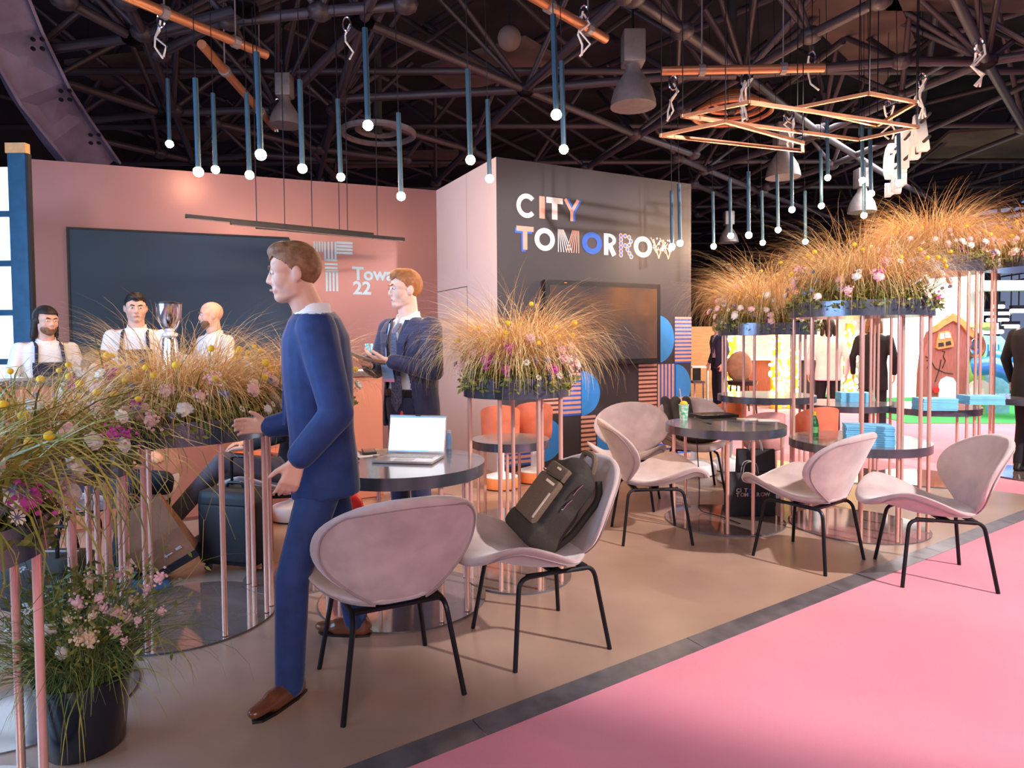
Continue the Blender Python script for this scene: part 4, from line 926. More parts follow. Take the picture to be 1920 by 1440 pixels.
def hand_mesh(b, wr, d, nrm, side, curl, sc=1.0):
    d = d.normalized(); nrm = (nrm - d * nrm.dot(d)).normalized(); s_ = d.cross(nrm) * side
    for o_ in (-0.026, -0.009, 0.009, 0.026): b.cap(wr + d * 0.012 * sc + s_ * o_ * 0.75 * sc, wr + d * 0.088 * sc + s_ * o_ * sc, 0.0145 * sc, 0.0125 * sc, 8)
    for i, (L_, o_) in enumerate(((0.070, 0.031), (0.080, 0.0105), (0.073, -0.0105), (0.056, -0.031))):
        p = wr + d * 0.088 * sc + s_ * o_ * sc; q = d.copy(); r = 0.0098
        for f_ in (0.45, 0.32, 0.23):
            ang = curl * (0.8 + 0.12 * i); q = (q * math.cos(ang) + nrm * math.sin(ang)).normalized(); t = (q + s_ * (o_ * 1.2)).normalized(); p2 = p + t * L_ * f_ * sc
            b.cap(p, p2, r * sc, r * 0.9 * sc, 8); p = p2; r *= 0.9
    p = wr + d * 0.030 * sc + s_ * 0.030 * sc; t = (d * 0.75 + s_ * 0.65 + nrm * 0.35 * (curl * 1.5)).normalized()
    b.cap(p - t * 0.01, p + t * 0.042 * sc, 0.0135 * sc, 0.0115 * sc, 8); p += t * 0.042 * sc; t = (t + d * 0.5 + nrm * curl * 0.5).normalized(); b.cap(p, p + t * 0.032 * sc, 0.0112 * sc, 0.009 * sc, 8)
def head_parts(b, c, hf, hl, k):
    hu = hl.cross(hf); hu = hu if hu.z > 0 else -hu
    R3 = Matrix((hl, hf, hu)).transposed()
    H = lambda x, y, z: c + (hl * x + hf * y + hu * z) * k
    b.ell(H(0, -0.012, 0.030), (0.076 * k, 0.097 * k, 0.092 * k), 20, 14, R3); b.ell(H(0, 0.022, -0.035), (0.062 * k, 0.066 * k, 0.080 * k), 18, 12, R3)
    b.ell(H(0, 0.052, -0.088), (0.036 * k, 0.034 * k, 0.028 * k), 12, 8, R3)                       # chin
    b.cap(H(-0.045, 0.005, -0.075), H(-0.018, 0.052, -0.092), 0.022 * k, 0.018 * k, 8); b.cap(H(0.045, 0.005, -0.075), H(0.018, 0.052, -0.092), 0.022 * k, 0.018 * k, 8)
    b.cap(H(0, 0.080, 0.012), H(0, 0.096, -0.024), 0.011 * k, 0.013 * k, 8); b.cap(H(-0.011, 0.088, -0.030), H(0.011, 0.088, -0.030), 0.010 * k, 0.010 * k, 8)
    b.cap(H(-0.042, 0.070, 0.026), H(0.042, 0.070, 0.026), 0.016 * k, 0.016 * k, 8)                # brow
    b.cap(H(-0.020, 0.076, -0.062), H(0.020, 0.076, -0.062), 0.013 * k, 0.013 * k, 8)              # mouth mass
    for s_ in (-1, 1):
        b.ell(H(s_ * 0.038, 0.040, -0.020), (0.032 * k, 0.042 * k, 0.045 * k), 12, 10, R3); b.ell(H(s_ * 0.045, 0.035, 0.02), (0.028 * k, 0.044 * k, 0.04 * k), 12, 10, R3); b.ell(H(s_ * 0.047, 0.01, -0.04), (0.024 * k, 0.045 * k, 0.05 * k), 12, 10, R3)
        b.ell(H(s_ * 0.079, -0.008, -0.008), (0.010 * k, 0.020 * k, 0.032 * k), 10, 8, R3 @ Matrix.Rotation(0.25 * s_, 3, 'Z'))
    return H, R3
def person(name, label, loc, f, hf, S, look, vox=0.009):
    """S: joints in metres relative to loc; look: materials and options"""
    f = Vector((f[0], f[1], 0)).normalized(); l = Vector((-f.y, f.x, 0)); k = S.get('k', 1.0)
    hf = Vector(hf).normalized(); hl = Vector((-hf.y, hf.x, 0)).normalized()
    t = thing(name, label, 'person', loc); up = Vector((0, 0, 1))
    V3 = lambda p: l * p[0] + f * p[1] + up * p[2]                    # (left, forward, up) triplets
    J = {q: V3(S[q]) for q in S if isinstance(S[q], tuple) and len(S[q]) == 3}
    pel, nk, hc = J['pelvis'], J['neck'], J['head']
    sp = nk - pel; lean = sp.normalized(); fo = (f - lean * f.dot(lean)).normalized()
    hu = hl.cross(hf); hu = hu if hu.z > 0 else -hu
    # --- body
    b = MB(); H, R3 = head_parts(b, hc, hf, hl, k)
    b.cap(nk - lean * 0.05, hc - hu * 0.055 * k - hf * 0.012, 0.064 * k, 0.060 * k, 14)
    ring = lambda z, w, d: (pel + lean * z * k, l * w * k, fo * d * k)
    L_ = sp.length / k
    loft(b, [ring(-0.10, 0.13, 0.09), ring(0.05, 0.145, 0.095), ring(L_ * .45, 0.14, 0.09), ring(L_ * .8, 0.165, 0.095), ring(L_ - 0.05, 0.14, 0.07), ring(L_, 0.05, 0.05)])
    for s_, q in ((1, 'L'), (-1, 'R')):
        sh = nk - lean * 0.075 * k + l * s_ * 0.165 * k; b.cap(nk - lean * 0.06 * k, sh, 0.05 * k, 0.05 * k)
        b.cap(sh, J['el' + q], 0.042 * k, 0.034 * k); b.cap(J['el' + q], J['wr' + q], 0.034 * k, 0.025 * k)
        hd = V3(S['hd' + q]); hn = V3(S['hn' + q]); hand_mesh(b, J['wr' + q], hd, hn, -1 if q == 'L' else 1, S.get('curl' + q, 0.35), k)
        hip = pel + l * s_ * 0.085 * k; b.cap(hip, J['kn' + q], 0.068 * k, 0.046 * k); b.cap(J['kn' + q], J['an' + q], 0.046 * k, 0.032 * k)
        td = V3(S['toe' + q]); b.cap(J['an' + q], J['an' + q] + td * 0.12 - up * 0.035, 0.03, 0.022)
    remesh(b, 'body', look['skin'], S.get('bvox', 0.007), 3, 0.5, None, 0, t)
    # --- face details
    for s_ in (-1, 1):
        e = MB(); e.ell(H(s_ * 0.031, 0.079, 0.006), (0.0135 * k, 0.009 * k, 0.0075 * k), 10, 8, R3); eo = e.build('eye', M['eyewhite'], t, 180)
        e = MB(); e.ell(H(s_ * 0.031, 0.0865, 0.006), (0.0058 * k, 0.0035 * k, 0.0058 * k), 8, 6, R3); e.build('iris', M['iris'], eo, 180)
        e = MB(); e.tube([H(s_ * 0.014, 0.092, 0.024), H(s_ * 0.032, 0.090, 0.031), H(s_ * 0.050, 0.076, 0.026)], [0.004 * k, 0.0048 * k, 0.002 * k], 6); e.build('eyebrow', look['hair'], t)
    e = MB(); e.tube([H(-0.023, 0.083, -0.064), H(0, 0.0925, -0.060), H(0.023, 0.083, -0.064)], [0.003 * k, 0.0062 * k, 0.003 * k], 6); e.build('lips', M['lips'], t)
    # --- hair
    hs = look.get('hairstyle', 'short')
    if hs != 'bald':
        h = MB()
        if hs == 'short':
            h.ell(H(0, -0.013, 0.034), (0.082 * k, 0.104 * k, 0.099 * k), 28, 20, R3); h.ell(H(0, 0.025, 0.090), (0.062 * k, 0.066 * k, 0.042 * k), 16, 12, R3)
            def kp(p):
                q = p - hc; x, y, z = q.dot(hl) / k, q.dot(hf) / k, q.dot(hu) / k
                
                T_ = ((-0.2, -0.070), (-0.06, -0.066), (-0.035, -0.045), (-0.012, -0.002), (0.008, 0.008), (0.022, 0.034), (0.045, 0.056), (0.07, 0.064), (0.2, 0.066))
                for (y0, z0), (y1, z1) in zip(T_, T_[1:]):
                    if y <= y1: return z > z0 + (z1 - z0) * (y - y0) / (y1 - y0) - 0.006 * math.cos(x * 90)
                return z > 0.066
        else:
            h.ell(H(0, -0.014, 0.036), (0.090 * k, 0.110 * k, 0.102 * k), 28, 20, R3)
            for s_ in (-1, 1): h.cap(H(s_ * 0.07, -0.02, 0.0), H(s_ * 0.085, -0.03, -0.13), 0.035 * k, 0.028 * k)
            h.cap(H(0, -0.07, 0.0), H(0, -0.085, -0.14), 0.06 * k, 0.045 * k)
            def kp(p):
                q = p - hc; x, y, z = q.dot(hl) / k, q.dot(hf) / k, q.dot(hu) / k
                return z > 0.065 or y < 0.025
        remesh(h, 'hair', look['hair'], 0.005, 2, 0.5, kp, 0.006, t)
    if look.get('beard'):
        h = MB(); h.ell(H(0, 0.026, -0.050), (0.066 * k, 0.066 * k, 0.068 * k), 22, 16, R3); h.ell(H(0, 0.053, -0.090), (0.039 * k, 0.036 * k, 0.031 * k), 14, 10, R3)
        def kb(p):
            q = p - hc; y, z = q.dot(hf) / k, q.dot(hu) / k; x = abs(q.dot(hl)) / k
            return y > 0.0 and z < -0.045 - 0.55 * max(0.0, 0.045 - x)
        remesh(h, 'beard', M['hairbrown'], 0.007, 2, 0.5, kb, 0.003, t)
    # --- torso clothing
    def torso(b, g, hem, full=True):
        loft(b, [ring(hem, 0.185 + g, 0.125 + g), ring(0.0, 0.180 + g, 0.122 + g), ring(0.14, 0.165 + g, 0.112 + g), ring(L_ * .62, 0.190 + g, 0.122 + g), ring(L_ * .82, 0.195 + g, 0.115 + g), ring(L_ - 0.045, 0.165 + g, 0.085 + g), ring(L_ - 0.005, 0.070 + g * .6, 0.066 + g * .6)])
    def sleeves(b, g, cut=0.0):
        for s_, q in ((1, 'L'), (-1, 'R')):
            sh = nk - lean * 0.082 * k + l * s_ * 0.185 * k; b.cap(sh, J['el' + q], (0.062 + g) * k, (0.047 + g) * k, 14)
            e_, w_ = J['el' + q], J['wr' + q]; b.cap(e_, e_ + (w_ - e_) * (1 - cut), (0.048 + g) * k, (0.036 + g) * k, 14)
    def collar():
        e = MB(); V = []; n_ = 28; bk = look.get('bulk', 0.0)
        for i in range(n_ + 1):
            a = PI / 2 + 0.22 + (2 * PI - 0.44) * i / n_; fr = max(0.0, math.sin(a)); c0 = l * math.cos(a) * 0.066 + fo * (math.sin(a) * 0.070 + 0.008)
            V += [nk + (c0 * 1.18 + lean * (-0.030 - 0.035 * fr)) * k, nk + (c0 * 1.06 + lean * (0.022 - 0.040 * fr)) * k, nk + (c0 * 0.98 + lean * (0.022 - 0.040 * fr)) * k, nk + (c0 * 1.0 + lean * (-0.035 - 0.035 * fr)) * k]
        e.add(V, [(4 * i + j, 4 * i + 4 + j, 4 * i + 4 + (j + 1) % 4, 4 * i + (j + 1) % 4) for i in range(n_) for j in range(4)] + [(3, 2, 1, 0), (4 * n_, 4 * n_ + 1, 4 * n_ + 2, 4 * n_ + 3)]); e.build('collar', look['shirt'], t, 40)
    def loc_(p): q = p - pel; return q.dot(l) / k, q.dot(fo) / k, q.dot(lean) / k
    if look.get('jacket'):
        b = MB(); torso(b, -0.012, -0.05); sleeves(b, -0.012, 0.02); o = remesh(b, 'shirt', look['shirt'], vox, 3, 0.5, None, 0, t)
        collar()
        op = look.get('open', (0.055, 0.10))
        def kj(p):
            x, y, z = loc_(p); wid = op[0] if z > 0.30 else op[0] + (op[1] - op[0]) * (0.30 - z) / 0.4
            if z > 0.30: wid = op[0] * (0.55 + 0.45 * (z - 0.30) / 0.2)
            if z > L_ - 0.015: return False
            return not (y > 0.03 and abs(x + 0.0) < wid)
        bk = look.get('bulk', 0.0); b = MB(); torso(b, 0.004 + bk, look.get('hem', -0.16)); sleeves(b, 0.004 + bk * 0.8, 0.10); remesh(b, 'jacket', look['jacket'], vox, 4, 0.5, kj, 0.007, t)
        for s_ in (-1, 1):                                            # lapels
            e = MB(); P = []
            for z, x0, x1 in ((L_ - 0.03, 0.055, 0.075), (L_ - 0.12, 0.05, 0.115), (L_ - 0.17, 0.047, 0.10), (0.18, 0.042, 0.05)):
                yy = 0.113 + (0.02 if z < 0.4 else 0.0) - (0.045 if z > L_ - 0.05 else 0.0)
                P += [pel + (lean * z + l * s_ * x0 + fo * (yy + 0.012)) * k, pel + (lean * z + l * s_ * x1 + fo * (yy + 0.0)) * k]
            V = P + [p + fo * 0.006 for p in P]; F = []
            for i in range(3): F += [(2 * i, 2 * i + 1, 2 * i + 3, 2 * i + 2), (8 + 2 * i, 8 + 2 * i + 2, 8 + 2 * i + 3, 8 + 2 * i + 1), (2 * i, 2 * i + 2, 10 + 2 * i, 8 + 2 * i), (2 * i + 1, 9 + 2 * i, 11 + 2 * i, 2 * i + 3)]
            F += [(0, 8, 9, 1), (6, 7, 15, 14)]; e.add(V, F); e.build('lapel', look['jacket'], t, None)
    else:
        b = MB(); torso(b, 0.0, look.get('hem', -0.04)); sleeves(b, 0.0, 0.03); remesh(b, look.get('topname', 'shirt'), look['shirt'], vox, 4, 0.5, (lambda p: loc_(p)[2] < L_ - 0.01), 0.006, t)
        collar()
    if look.get('apron'):
        b = MB(); torso(b, 0.012, -0.30)
        remesh(b, 'apron', look['apron'], 0.012, 4, 0.5, (lambda p: loc_(p)[1] > 0.01 and loc_(p)[2] < L_ * 0.66 and (loc_(p)[2] < 0.2 or abs(loc_(p)[0]) < 0.125)), 0.004, t)
        for s_ in (-1, 1): e = MB(); e.tube([pel + (lean * (L_ * .64) + l * s_ * .10 + fo * .135) * k, pel + (lean * (L_ * .9) + l * s_ * .09 + fo * .105) * k, nk + (l * s_ * 0.085 - lean * 0.01) * k, pel + (lean * (L_ * .8) + l * s_ * .07 - fo * .13) * k], 0.012, 6); e.build('apron_strap', look['apron'], t)
    # --- trousers or skirt
    b = MB(); tr = look['trousers']
    loft(b, [(pel + lean * 0.10 * k, l * 0.165 * k, fo * 0.112 * k), (pel, l * 0.175 * k, fo * 0.122 * k), (pel - lean * 0.09 * k, l * 0.165 * k, fo * 0.118 * k)])
    for s_, q in ((1, 'L'), (-1, 'R')):
        hip = pel + l * s_ * 0.085 * k - lean * 0.03 * k; b.cap(hip, J['kn' + q], 0.092 * k, 0.066 * k, 14); a_ = J['an' + q]; kn = J['kn' + q]; b.cap(kn, a_ + (kn - a_).normalized() * 0.02, 0.066 * k, 0.056 * k, 14)
    remesh(b, 'trousers', tr, vox, 4, 0.5, None, 0, t)
    # --- shoes
    for s_, q in ((1, 'L'), (-1, 'R')):
        a_ = J['an' + q]; td = V3(S['toe' + q]).normalized(); b = MB(); dn = S.get('dn' + q, 0.075)
        h_ = a_ - td * 0.035 - up * (dn - 0.036); b.cap(h_, h_ + td * 0.12, 0.040, 0.042, 12); b.cap(h_ + td * 0.10, h_ + td * 0.205, 0.042, 0.030, 12, (up, 0.7)); b.cap(h_ + up * 0.01, a_ + up * 0.03, 0.038, 0.046, 12)
        so = remesh(b, 'shoe', look['shoes'], 0.007, 3, 0.5, None, 0, t)
        zmin = (a_ - up * dn).z; me = so.data
        if abs(td.z) < 0.05:
            for v in me.vertices:
                if v.co.z < zmin + 0.004: v.co.z = zmin + 0.004
        b = MB(); sd = td.cross(up).normalized(); c = h_ - up * 0.032
        b.prism([(-0.036, -0.024), (-0.036, 0.024), (0.02, 0.037), (0.14, 0.038), (0.20, 0.027), (0.222, 0.0), (0.20, -0.027), (0.14, -0.038), (0.02, -0.037)], lambda x, y, h: c + td * x + sd * y + up * (h - 0.006), 0.012); b.build('sole', M['blackshoe'], so, None)
    return t, dict(pel=pel, l=l, fo=fo, lean=lean, L=L_, k=k, nk=nk, H=H, J=J)
def stand(k=1.0, **kw):
    S = dict(k=k, pelvis=(0, 0, 0.95 * k), neck=(0, 0.01, 1.50 * k), head=(0, 0.045, 1.655 * k), elL=(0.25, -0.03, 1.17 * k), elR=(-0.25, -0.03, 1.17 * k), wrL=(0.25, 0.07, 0.93 * k), wrR=(-0.25, 0.07, 0.93 * k),
             hdL=(0, 0.2, -1), hdR=(0, 0.2, -1), hnL=(-1, 0, 0), hnR=(1, 0, 0), knL=(0.10, 0.03, 0.50 * k), knR=(-0.10, 0.02, 0.50 * k), anL=(0.11, -0.01, 0.08), anR=(-0.11, -0.01, 0.08), toeL=(0.25, 1, 0), toeR=(-0.25, 1, 0))
    S.update(kw); return S

# standing man in navy suit holding a phone
fx = (-0.62, -0.78)
S = stand(1.035, elL=(0.27, 0.06, 1.20), elR=(-0.27, 0.06, 1.20), wrL=(0.10, 0.27, 1.27), wrR=(-0.12, 0.25, 1.24), hdL=(-0.75, 0.55, 0.12), hdR=(0.60, 0.72, 0.12), hnL=(0.1, -0.5, 0.85), hnR=(0.0, -0.3, 0.95), curlL=0.5, curlR=0.45, bvox=0.0055)
loc_man = atY(772, 800, 4.22); loc_man.z = 0
man, I = person('person', 'man in navy suit and dotted tie standing with a phone behind the laptop table', loc_man, fx, (-0.86, -0.50, -0.03), S, dict(skin=M['skinpale'], hair=M['hairginger'], jacket=M['navysuit'], shirt=M['shirt'], trousers=M['navysuit'], shoes=M['blackshoe'], open=(0.085, 0.15), hem=-0.14, bulk=0.008), 0.008)
def onchest(a, z, d=0.0): return I['pel'] + (I['l'] * a + I['lean'] * z + I['fo'] * (0.112 + (0.012 if 0.2 < z < 0.45 else -0.005) + d)) * I['k']
tl = [(0.50, 0.016, -0.018), (0.47, 0.022, 0.006), (0.44, 0.018, 0.010), (0.30, 0.036, 0.012), (0.10, 0.044, 0.016), (0.02, 0.047, 0.022), (-0.04, 0.0, 0.024)]
b = MB(); V = []
for z, w_, d in tl: V += [onchest(0.01 - w_, z, d), onchest(0.01 + w_, z, d)]
V2 = [v + I['fo'] * 0.006 for v in V]; n_ = len(V); F = []
for i in range(len(tl) - 1): F += [(2 * i, 2 * i + 1, 2 * i + 3, 2 * i + 2), (n_ + 2 * i, n_ + 2 * i + 2, n_ + 2 * i + 3, n_ + 2 * i + 1), (2 * i, 2 * i + 2, n_ + 2 * i + 2, n_ + 2 * i), (2 * i + 1, n_ + 2 * i + 1, n_ + 2 * i + 3, 2 * i + 3)]
b.add(V + V2, F); b.build('tie', M['tie'], man, None)
b = MB(); loft(b, [(I['pel'] + I['lean'] * z * I['k'], I['l'] * 0.176 * I['k'], I['fo'] * 0.128 * I['k']) for z in (0.055, 0.095)]); b.build('belt', M['blackshoe'], man, 40)
def badge_pt(a, z, d): return onchest(-0.04 + a, z, d)
lan = MB(); lan.tube([onchest(-0.06, 0.50, 0.0), onchest(-0.055, 0.36, 0.02), onchest(-0.045, 0.25, 0.03)], 0.004, 6)
bdg = thing('name_badge', 'pale blue and pink visitor badge on a lanyard worn by the standing man', 'badge', loc_man); lan.build('lanyard', M['badge'], bdg)
for nm, z0, z1, m in (('badge_card', 0.165, 0.25, M['badge']), ('badge_stripe', 0.145, 0.165, M['badgepink'])):
    b = MB(); P = [badge_pt(a, z, 0.034) for a, z in ((-0.05, z0), (0.05, z0), (0.05, z1), (-0.05, z1))]; b.add(P + [p + I['fo'] * 0.004 for p in P], [(0, 1, 2, 3), (7, 6, 5, 4), (0, 4, 5, 1), (1, 5, 6, 2), (2, 6, 7, 3), (3, 7, 4, 0)]); b.build(nm, m, bdg, None)
wm = (I['J']['wrL'] + I['J']['wrR']) / 2; pc_ = loc_man + wm + I['fo'] * 0.13 - I['l'] * 0.02 + Vector((0, 0, 0.045))
ph = thing('smartphone', 'grey smartphone held in the hands of the standing man', 'phone', pc_); R3 = Matrix((I['l'], (I['fo'] * 0.9 + Vector((0, 0, 0.45))).normalized(), (I['fo'] * -0.45 + Vector((0, 0, 0.9))).normalized())).transposed() @ Matrix.Rotation(0.5, 3, 'Z')
b = MB(); b.box((0, 0, 0), (0.072, 0.148, 0.009), R3, 0.003); b.build('phone_body', M['key'], ph); b = MB(); b.box(R3 @ Vector((0, 0, 0.0052)), (0.066, 0.138, 0.001), R3); b.build('phone_screen', M['screen'], ph, None)

# walking man in blue suit, caught mid-stride
lw = Vector((-0.79, 2.74, 0)); fw_ = Vector((-0.95, -0.31, 0)).normalized(); lf = Vector((-fw_.y, fw_.x, 0))
def W(x, y, z=None, Y=None):
    p = atY(x, y, Y) if Y else atZ(x, y, z); q = p - lw; return (q.dot(lf), q.dot(fw_), q.z)
S = stand(1.0, pelvis=W(606, 868, Y=2.74), neck=W(588, 580, Y=2.70), head=W(550, 513, Y=2.66), elL=W(632, 775, Y=2.48), wrL=W(558, 862, Y=2.42), elR=W(560, 790, Y=2.98), wrR=W(505, 800, Y=2.95), hdL=(0.05, 0.35, -1.0), hnL=(-1, 0.2, 0.0), hdR=(0.1, 1, 0.1), hnR=(1, 0, -0.2),
          knL=W(548, 1085, Y=2.52), anL=W(543, 1292, Y=2.50), knR=W(642, 1000, Y=3.02), anR=W(668, 1168, Y=3.06), curlL=0.5, curlR=0.4, bvox=0.006)
td = atZ(455, 1372, 0) - atZ(560, 1300, 0); S['toeL'] = (td.dot(lf), td.dot(fw_), 0); td = atZ(585, 1216, 0) - atZ(690, 1220, 0); S['toeR'] = (td.dot(lf), td.dot(fw_), 0)
S['dnL'] = S['anL'][2] + 0.0; S['dnR'] = S['anR'][2] + 0.0
walker, IW = person('person', 'man in blue suit and brown shoes walking left in the foreground', lw, fw_, (-0.93, -0.36, -0.10), S, dict(skin=M['skin'], hair=M['hairbrown'], jacket=M['bluesuit'], shirt=M['shirt'], trousers=M['bluesuit'], shoes=M['brownshoe'], open=(0.06, 0.10), hem=-0.12, bulk=0.016), 0.009)

# coffee staff behind the bar
def staff(px, Y, top, k, f, hf, label, look, **kw):
    p = atY(px, 640, Y); p.z = 0; S = stand(k, bvox=0.008, elL=(0.25, 0.06, 1.16 * k), elR=(-0.25, 0.06, 1.16 * k), wrL=(0.14, 0.30, 1.14 * k), wrR=(-0.14, 0.30, 1.14 * k), hdL=(-0.3, 1, 0), hdR=(0.3, 1, 0), hnL=(0, 0, -1), hnR=(0, 0, -1), **kw)
    return person('person', label, p, f, hf, S, look, 0.011)
staff(85, 5.35, 572, 0.95, (0.75, -0.66), (0.88, -0.46, -0.06), 'long-haired bearded barista in white shirt and dark waistcoat at far left', dict(skin=M['skin'], hair=M['hairdark'], hairstyle='long', beard=True, shirt=M['shirt'], apron=M['apron'], trousers=M['darkjean'], shoes=M['blackshoe']))
staff(258, 5.60, 552, 1.02, (0.35, -0.94), (0.55, -0.82, -0.12), 'dark-haired barista in white shirt and navy apron beside the coffee grinder', dict(skin=M['skin'], hair=M['hairdark'], shirt=M['shirt'], apron=M['apron'], trousers=M['darkjean'], shoes=M['blackshoe']))
staff(405, 5.85, 572, 0.985, (-0.55, -0.83), (-0.80, -0.58, -0.05), 'bald bearded barista in white shirt half hidden by the grasses', dict(skin=M['skin'], hair=M['hairbrown'], hairstyle='bald', beard=True, shirt=M['shirt'], trousers=M['darkjean'], shoes=M['blackshoe']))

# seated visitors behind the planters
def sit(loc, f, label, look, knL, anL, knR, anR, **kw):
    S = stand(0.97, pelvis=(0, -0.10, 0.53), neck=(0, -0.16, 1.06), head=(0, -0.10, 1.22), elL=(0.25, -0.02, 0.78), elR=(-0.25, -0.02, 0.78), wrL=(0.12, 0.20, 0.70), wrR=(-0.12, 0.20, 0.70), hdL=(-0.3, 1, -0.1), hdR=(0.3, 1, -0.1), hnL=(0, 0, -1), hnR=(0, 0, -1), knL=knL, anL=anL, knR=knR, anR=anR, toeL=(0, 1, 0), toeR=(0, 1, 0), bvox=0.009, **kw)
    return person('person', label, loc, f, (f[0], f[1], 0), S, look, 0.011)
sit(Vector((-1.60, 4.46, 0)), (-0.93, -0.36), 'man in grey trousers seated behind the flower planters with one leg stretched out', dict(skin=M['skin'], hair=M['hairdark'], shirt=M['coatblack'], trousers=M['greytrouser'], shoes=M['blackshoe']), (0.12, 0.34, 0.62), (0.14, 0.66, 0.26), (-0.12, 0.32, 0.55), (-0.14, 0.42, 0.09), dnL=0.075)
sit(Vector((-2.50, 4.06, 0)), (0.90, -0.43), 'person in dark clothes seated at left behind the flower planters', dict(skin=M['skin'], hair=M['hairbrown'], shirt=M['coatblack'], trousers=M['darkjean'], shoes=M['blackshoe']), (0.10, 0.34, 0.54), (0.12, 0.20, 0.09), (-0.10, 0.34, 0.54), (-0.12, 0.24, 0.09))

# visitors in the background
def far(px, Y, k, f, label, look, **kw):
    p = atY(px, 640, Y); p.z = -0.006; return person('person', label, p, f, (f[0], f[1], 0), stand(k, bvox=0.012, **kw), look, 0.014)
far(1348, 12.6, 1.0, (-0.97, -0.2), 'man in dark suit standing in profile by the far counter', dict(skin=M['skin'], hair=M['hairdark'], jacket=M['navysuit'], shirt=M['shirt'], trousers=M['darkjean'], shoes=M['blackshoe']))
far(1553, 9.4, 0.95, (0.3, 0.95), 'woman in white top and black trousers behind the planters', dict(skin=M['skin'], hair=M['hairdark'], hairstyle='long', shirt=M['shirt'], trousers=M['coatblack'], shoes=M['blackshoe'], hem=-0.12))
far(1638, 9.0, 0.97, (0.5, 0.85), 'person in black coat with a red bag behind the planters', dict(skin=M['skin'], hair=M['hairbrown'], hairstyle='long', shirt=M['coatblack'], topname='coat', trousers=M['coatblack'], shoes=M['blackshoe'], hem=-0.25))
far(1938, 6.6, 1.0, (0.9, 0.3), 'person in black coat cut off by the right edge', dict(skin=M['skin'], hair=M['hairdark'], shirt=M['coatblack'], topname='coat', trousers=M['coatblack'], shoes=M['blackshoe'], hem=-0.25))
# ------------------------------------------------------------------ things on the tables
TT = 0.741
def yaw_of(a, b): d = b - a; return math.atan2(d.y, d.x)
A_, B_, C_, D_ = [atZ(x, y, TT) for x, y in ((693, 868), (818, 873), (834, 857), (722, 855))]
lc = (A_ + B_ + C_ + D_) / 4; yw = (yaw_of(A_, B_) + yaw_of(D_, C_)) / 2
t = thing('laptop', 'open silver laptop with a bright white screen on the round table', 'laptop', (lc.x, lc.y, TT), yw); LW, LD = 0.335, 0.225
b = MB(); b.box((0, 0, 0.009), (LW, LD, 0.014), None, 0.004); base = b.build('base', M['silver'], t)
b = MB(); b.box((0, 0.035, 0.0165), (LW * 0.86, 0.098, 0.001)); b.build('keyboard_bed', M['silver'], base, None)
kme = MB().box((0, 0, 0), (0.0165, 0.0150, 0.002)).mesh('key', M['key'], None)
for r in range(5):
    for c in range(14): link('key', kme, base, (-0.126 + c * 0.0194, 0.0 + r * 0.0178, 0.018))
b = MB(); b.box((0, -0.065, 0.0165), (0.105, 0.062, 0.001)); b.build('trackpad', M['key'], base, None)
Rt = Matrix.Rotation(math.radians(-14), 3, 'X'); hz = Vector((0, LD / 2 - 0.004, 0.012)); SH = 0.222
b = MB(); b.box(hz + Rt @ Vector((0, 0.003, SH / 2)), (LW, 0.007, SH), Rt, 0.002); lid = b.build('lid', M['silver'], t)
b = MB(); b.box(hz + Rt @ Vector((0, -0.0012, SH / 2 + 0.004)), (LW - 0.012, 0.001, SH - 0.026), Rt); b.build('screen', M['laptopscreen'], lid, None)
b = MB(); b.box(hz + Rt @ Vector((0, -0.0020, SH - 0.0125)), (LW - 0.012, 0.001, 0.006), Rt); b.build('title_bar', M['screenblue'], lid, None)
b = MB(); b.box(hz + Rt @ Vector((0, -0.0020, 0.0205)), (LW - 0.012, 0.001, 0.005), Rt); b.build('task_bar', M['screenblue'], lid, None)
b = MB(); b.box(hz + Rt @ Vector((0, -0.0014, SH - 0.004)), (0.03, 0.001, 0.004), Rt); b.build('webcam', M['black'], lid, None)
def onT(name, x, y, label, cat, rz=0, z=TT): p = atZ(x, y, z); return thing(name, label, cat, (p.x, p.y, z), rz)
for x, y, rz, lab in ((692, 850, 0.3, 'black smartphone lying beside the laptop papers'), (655, 862, 0.5, 'black smartphone near the front edge, half hidden by the walking man')):
    t = onT('smartphone', x, y, lab, 'phone', rz); b = MB(); b.box((0, 0, 0.012), (0.075, 0.15, 0.012), None, 0.004); b.build('phone_body', M['blackplastic'], t); b = MB(); b.box((0, 0, 0.0188), (0.068, 0.14, 0.001)); b.build('phone_screen', M['screen'], t, None)
for x, y, rz, lab in ((706, 848, 0.2, 'cream paper sheet to the left of the open laptop'), (662, 853, 0.6, 'small cream paper at the left of the round table')):
    p = atZ(x, y, TT); b = MB(); b.box((0, 0, 0.002), (0.15, 0.21, 0.003)); o = b.build('paper_sheet', M['paper'], None, None); o.location = (p.x, p.y, TT); o.rotation_euler = (0, 0, rz); tag(o, lab, 'paper')
t = onT('small_bottle', 842, 840, 'small bottle with a white cap behind the open laptop', 'bottle'); b = MB(); b.lathe([(0.016, 0), (0.017, 0.01), (0.017, 0.075), (0.011, 0.09)], n=18); b.build('bottle_body', M['badge'], t); b = MB(); b.lathe([(0.012, 0.09), (0.012, 0.108), (0, 0.108)], n=18); b.build('cap', M['white'], t)
t = onT('lipstick_pen', 754, 845, 'red and white marker standing behind the open laptop', 'pen'); b = MB(); b.lathe([(0.009, 0), (0.009, 0.20)], n=12); b.build('barrel', M['white'], t); b = MB(); b.lathe([(0.0085, 0.20), (0.0085, 0.225), (0.004, 0.235)], n=12); b.build('cap', M['red'], t)
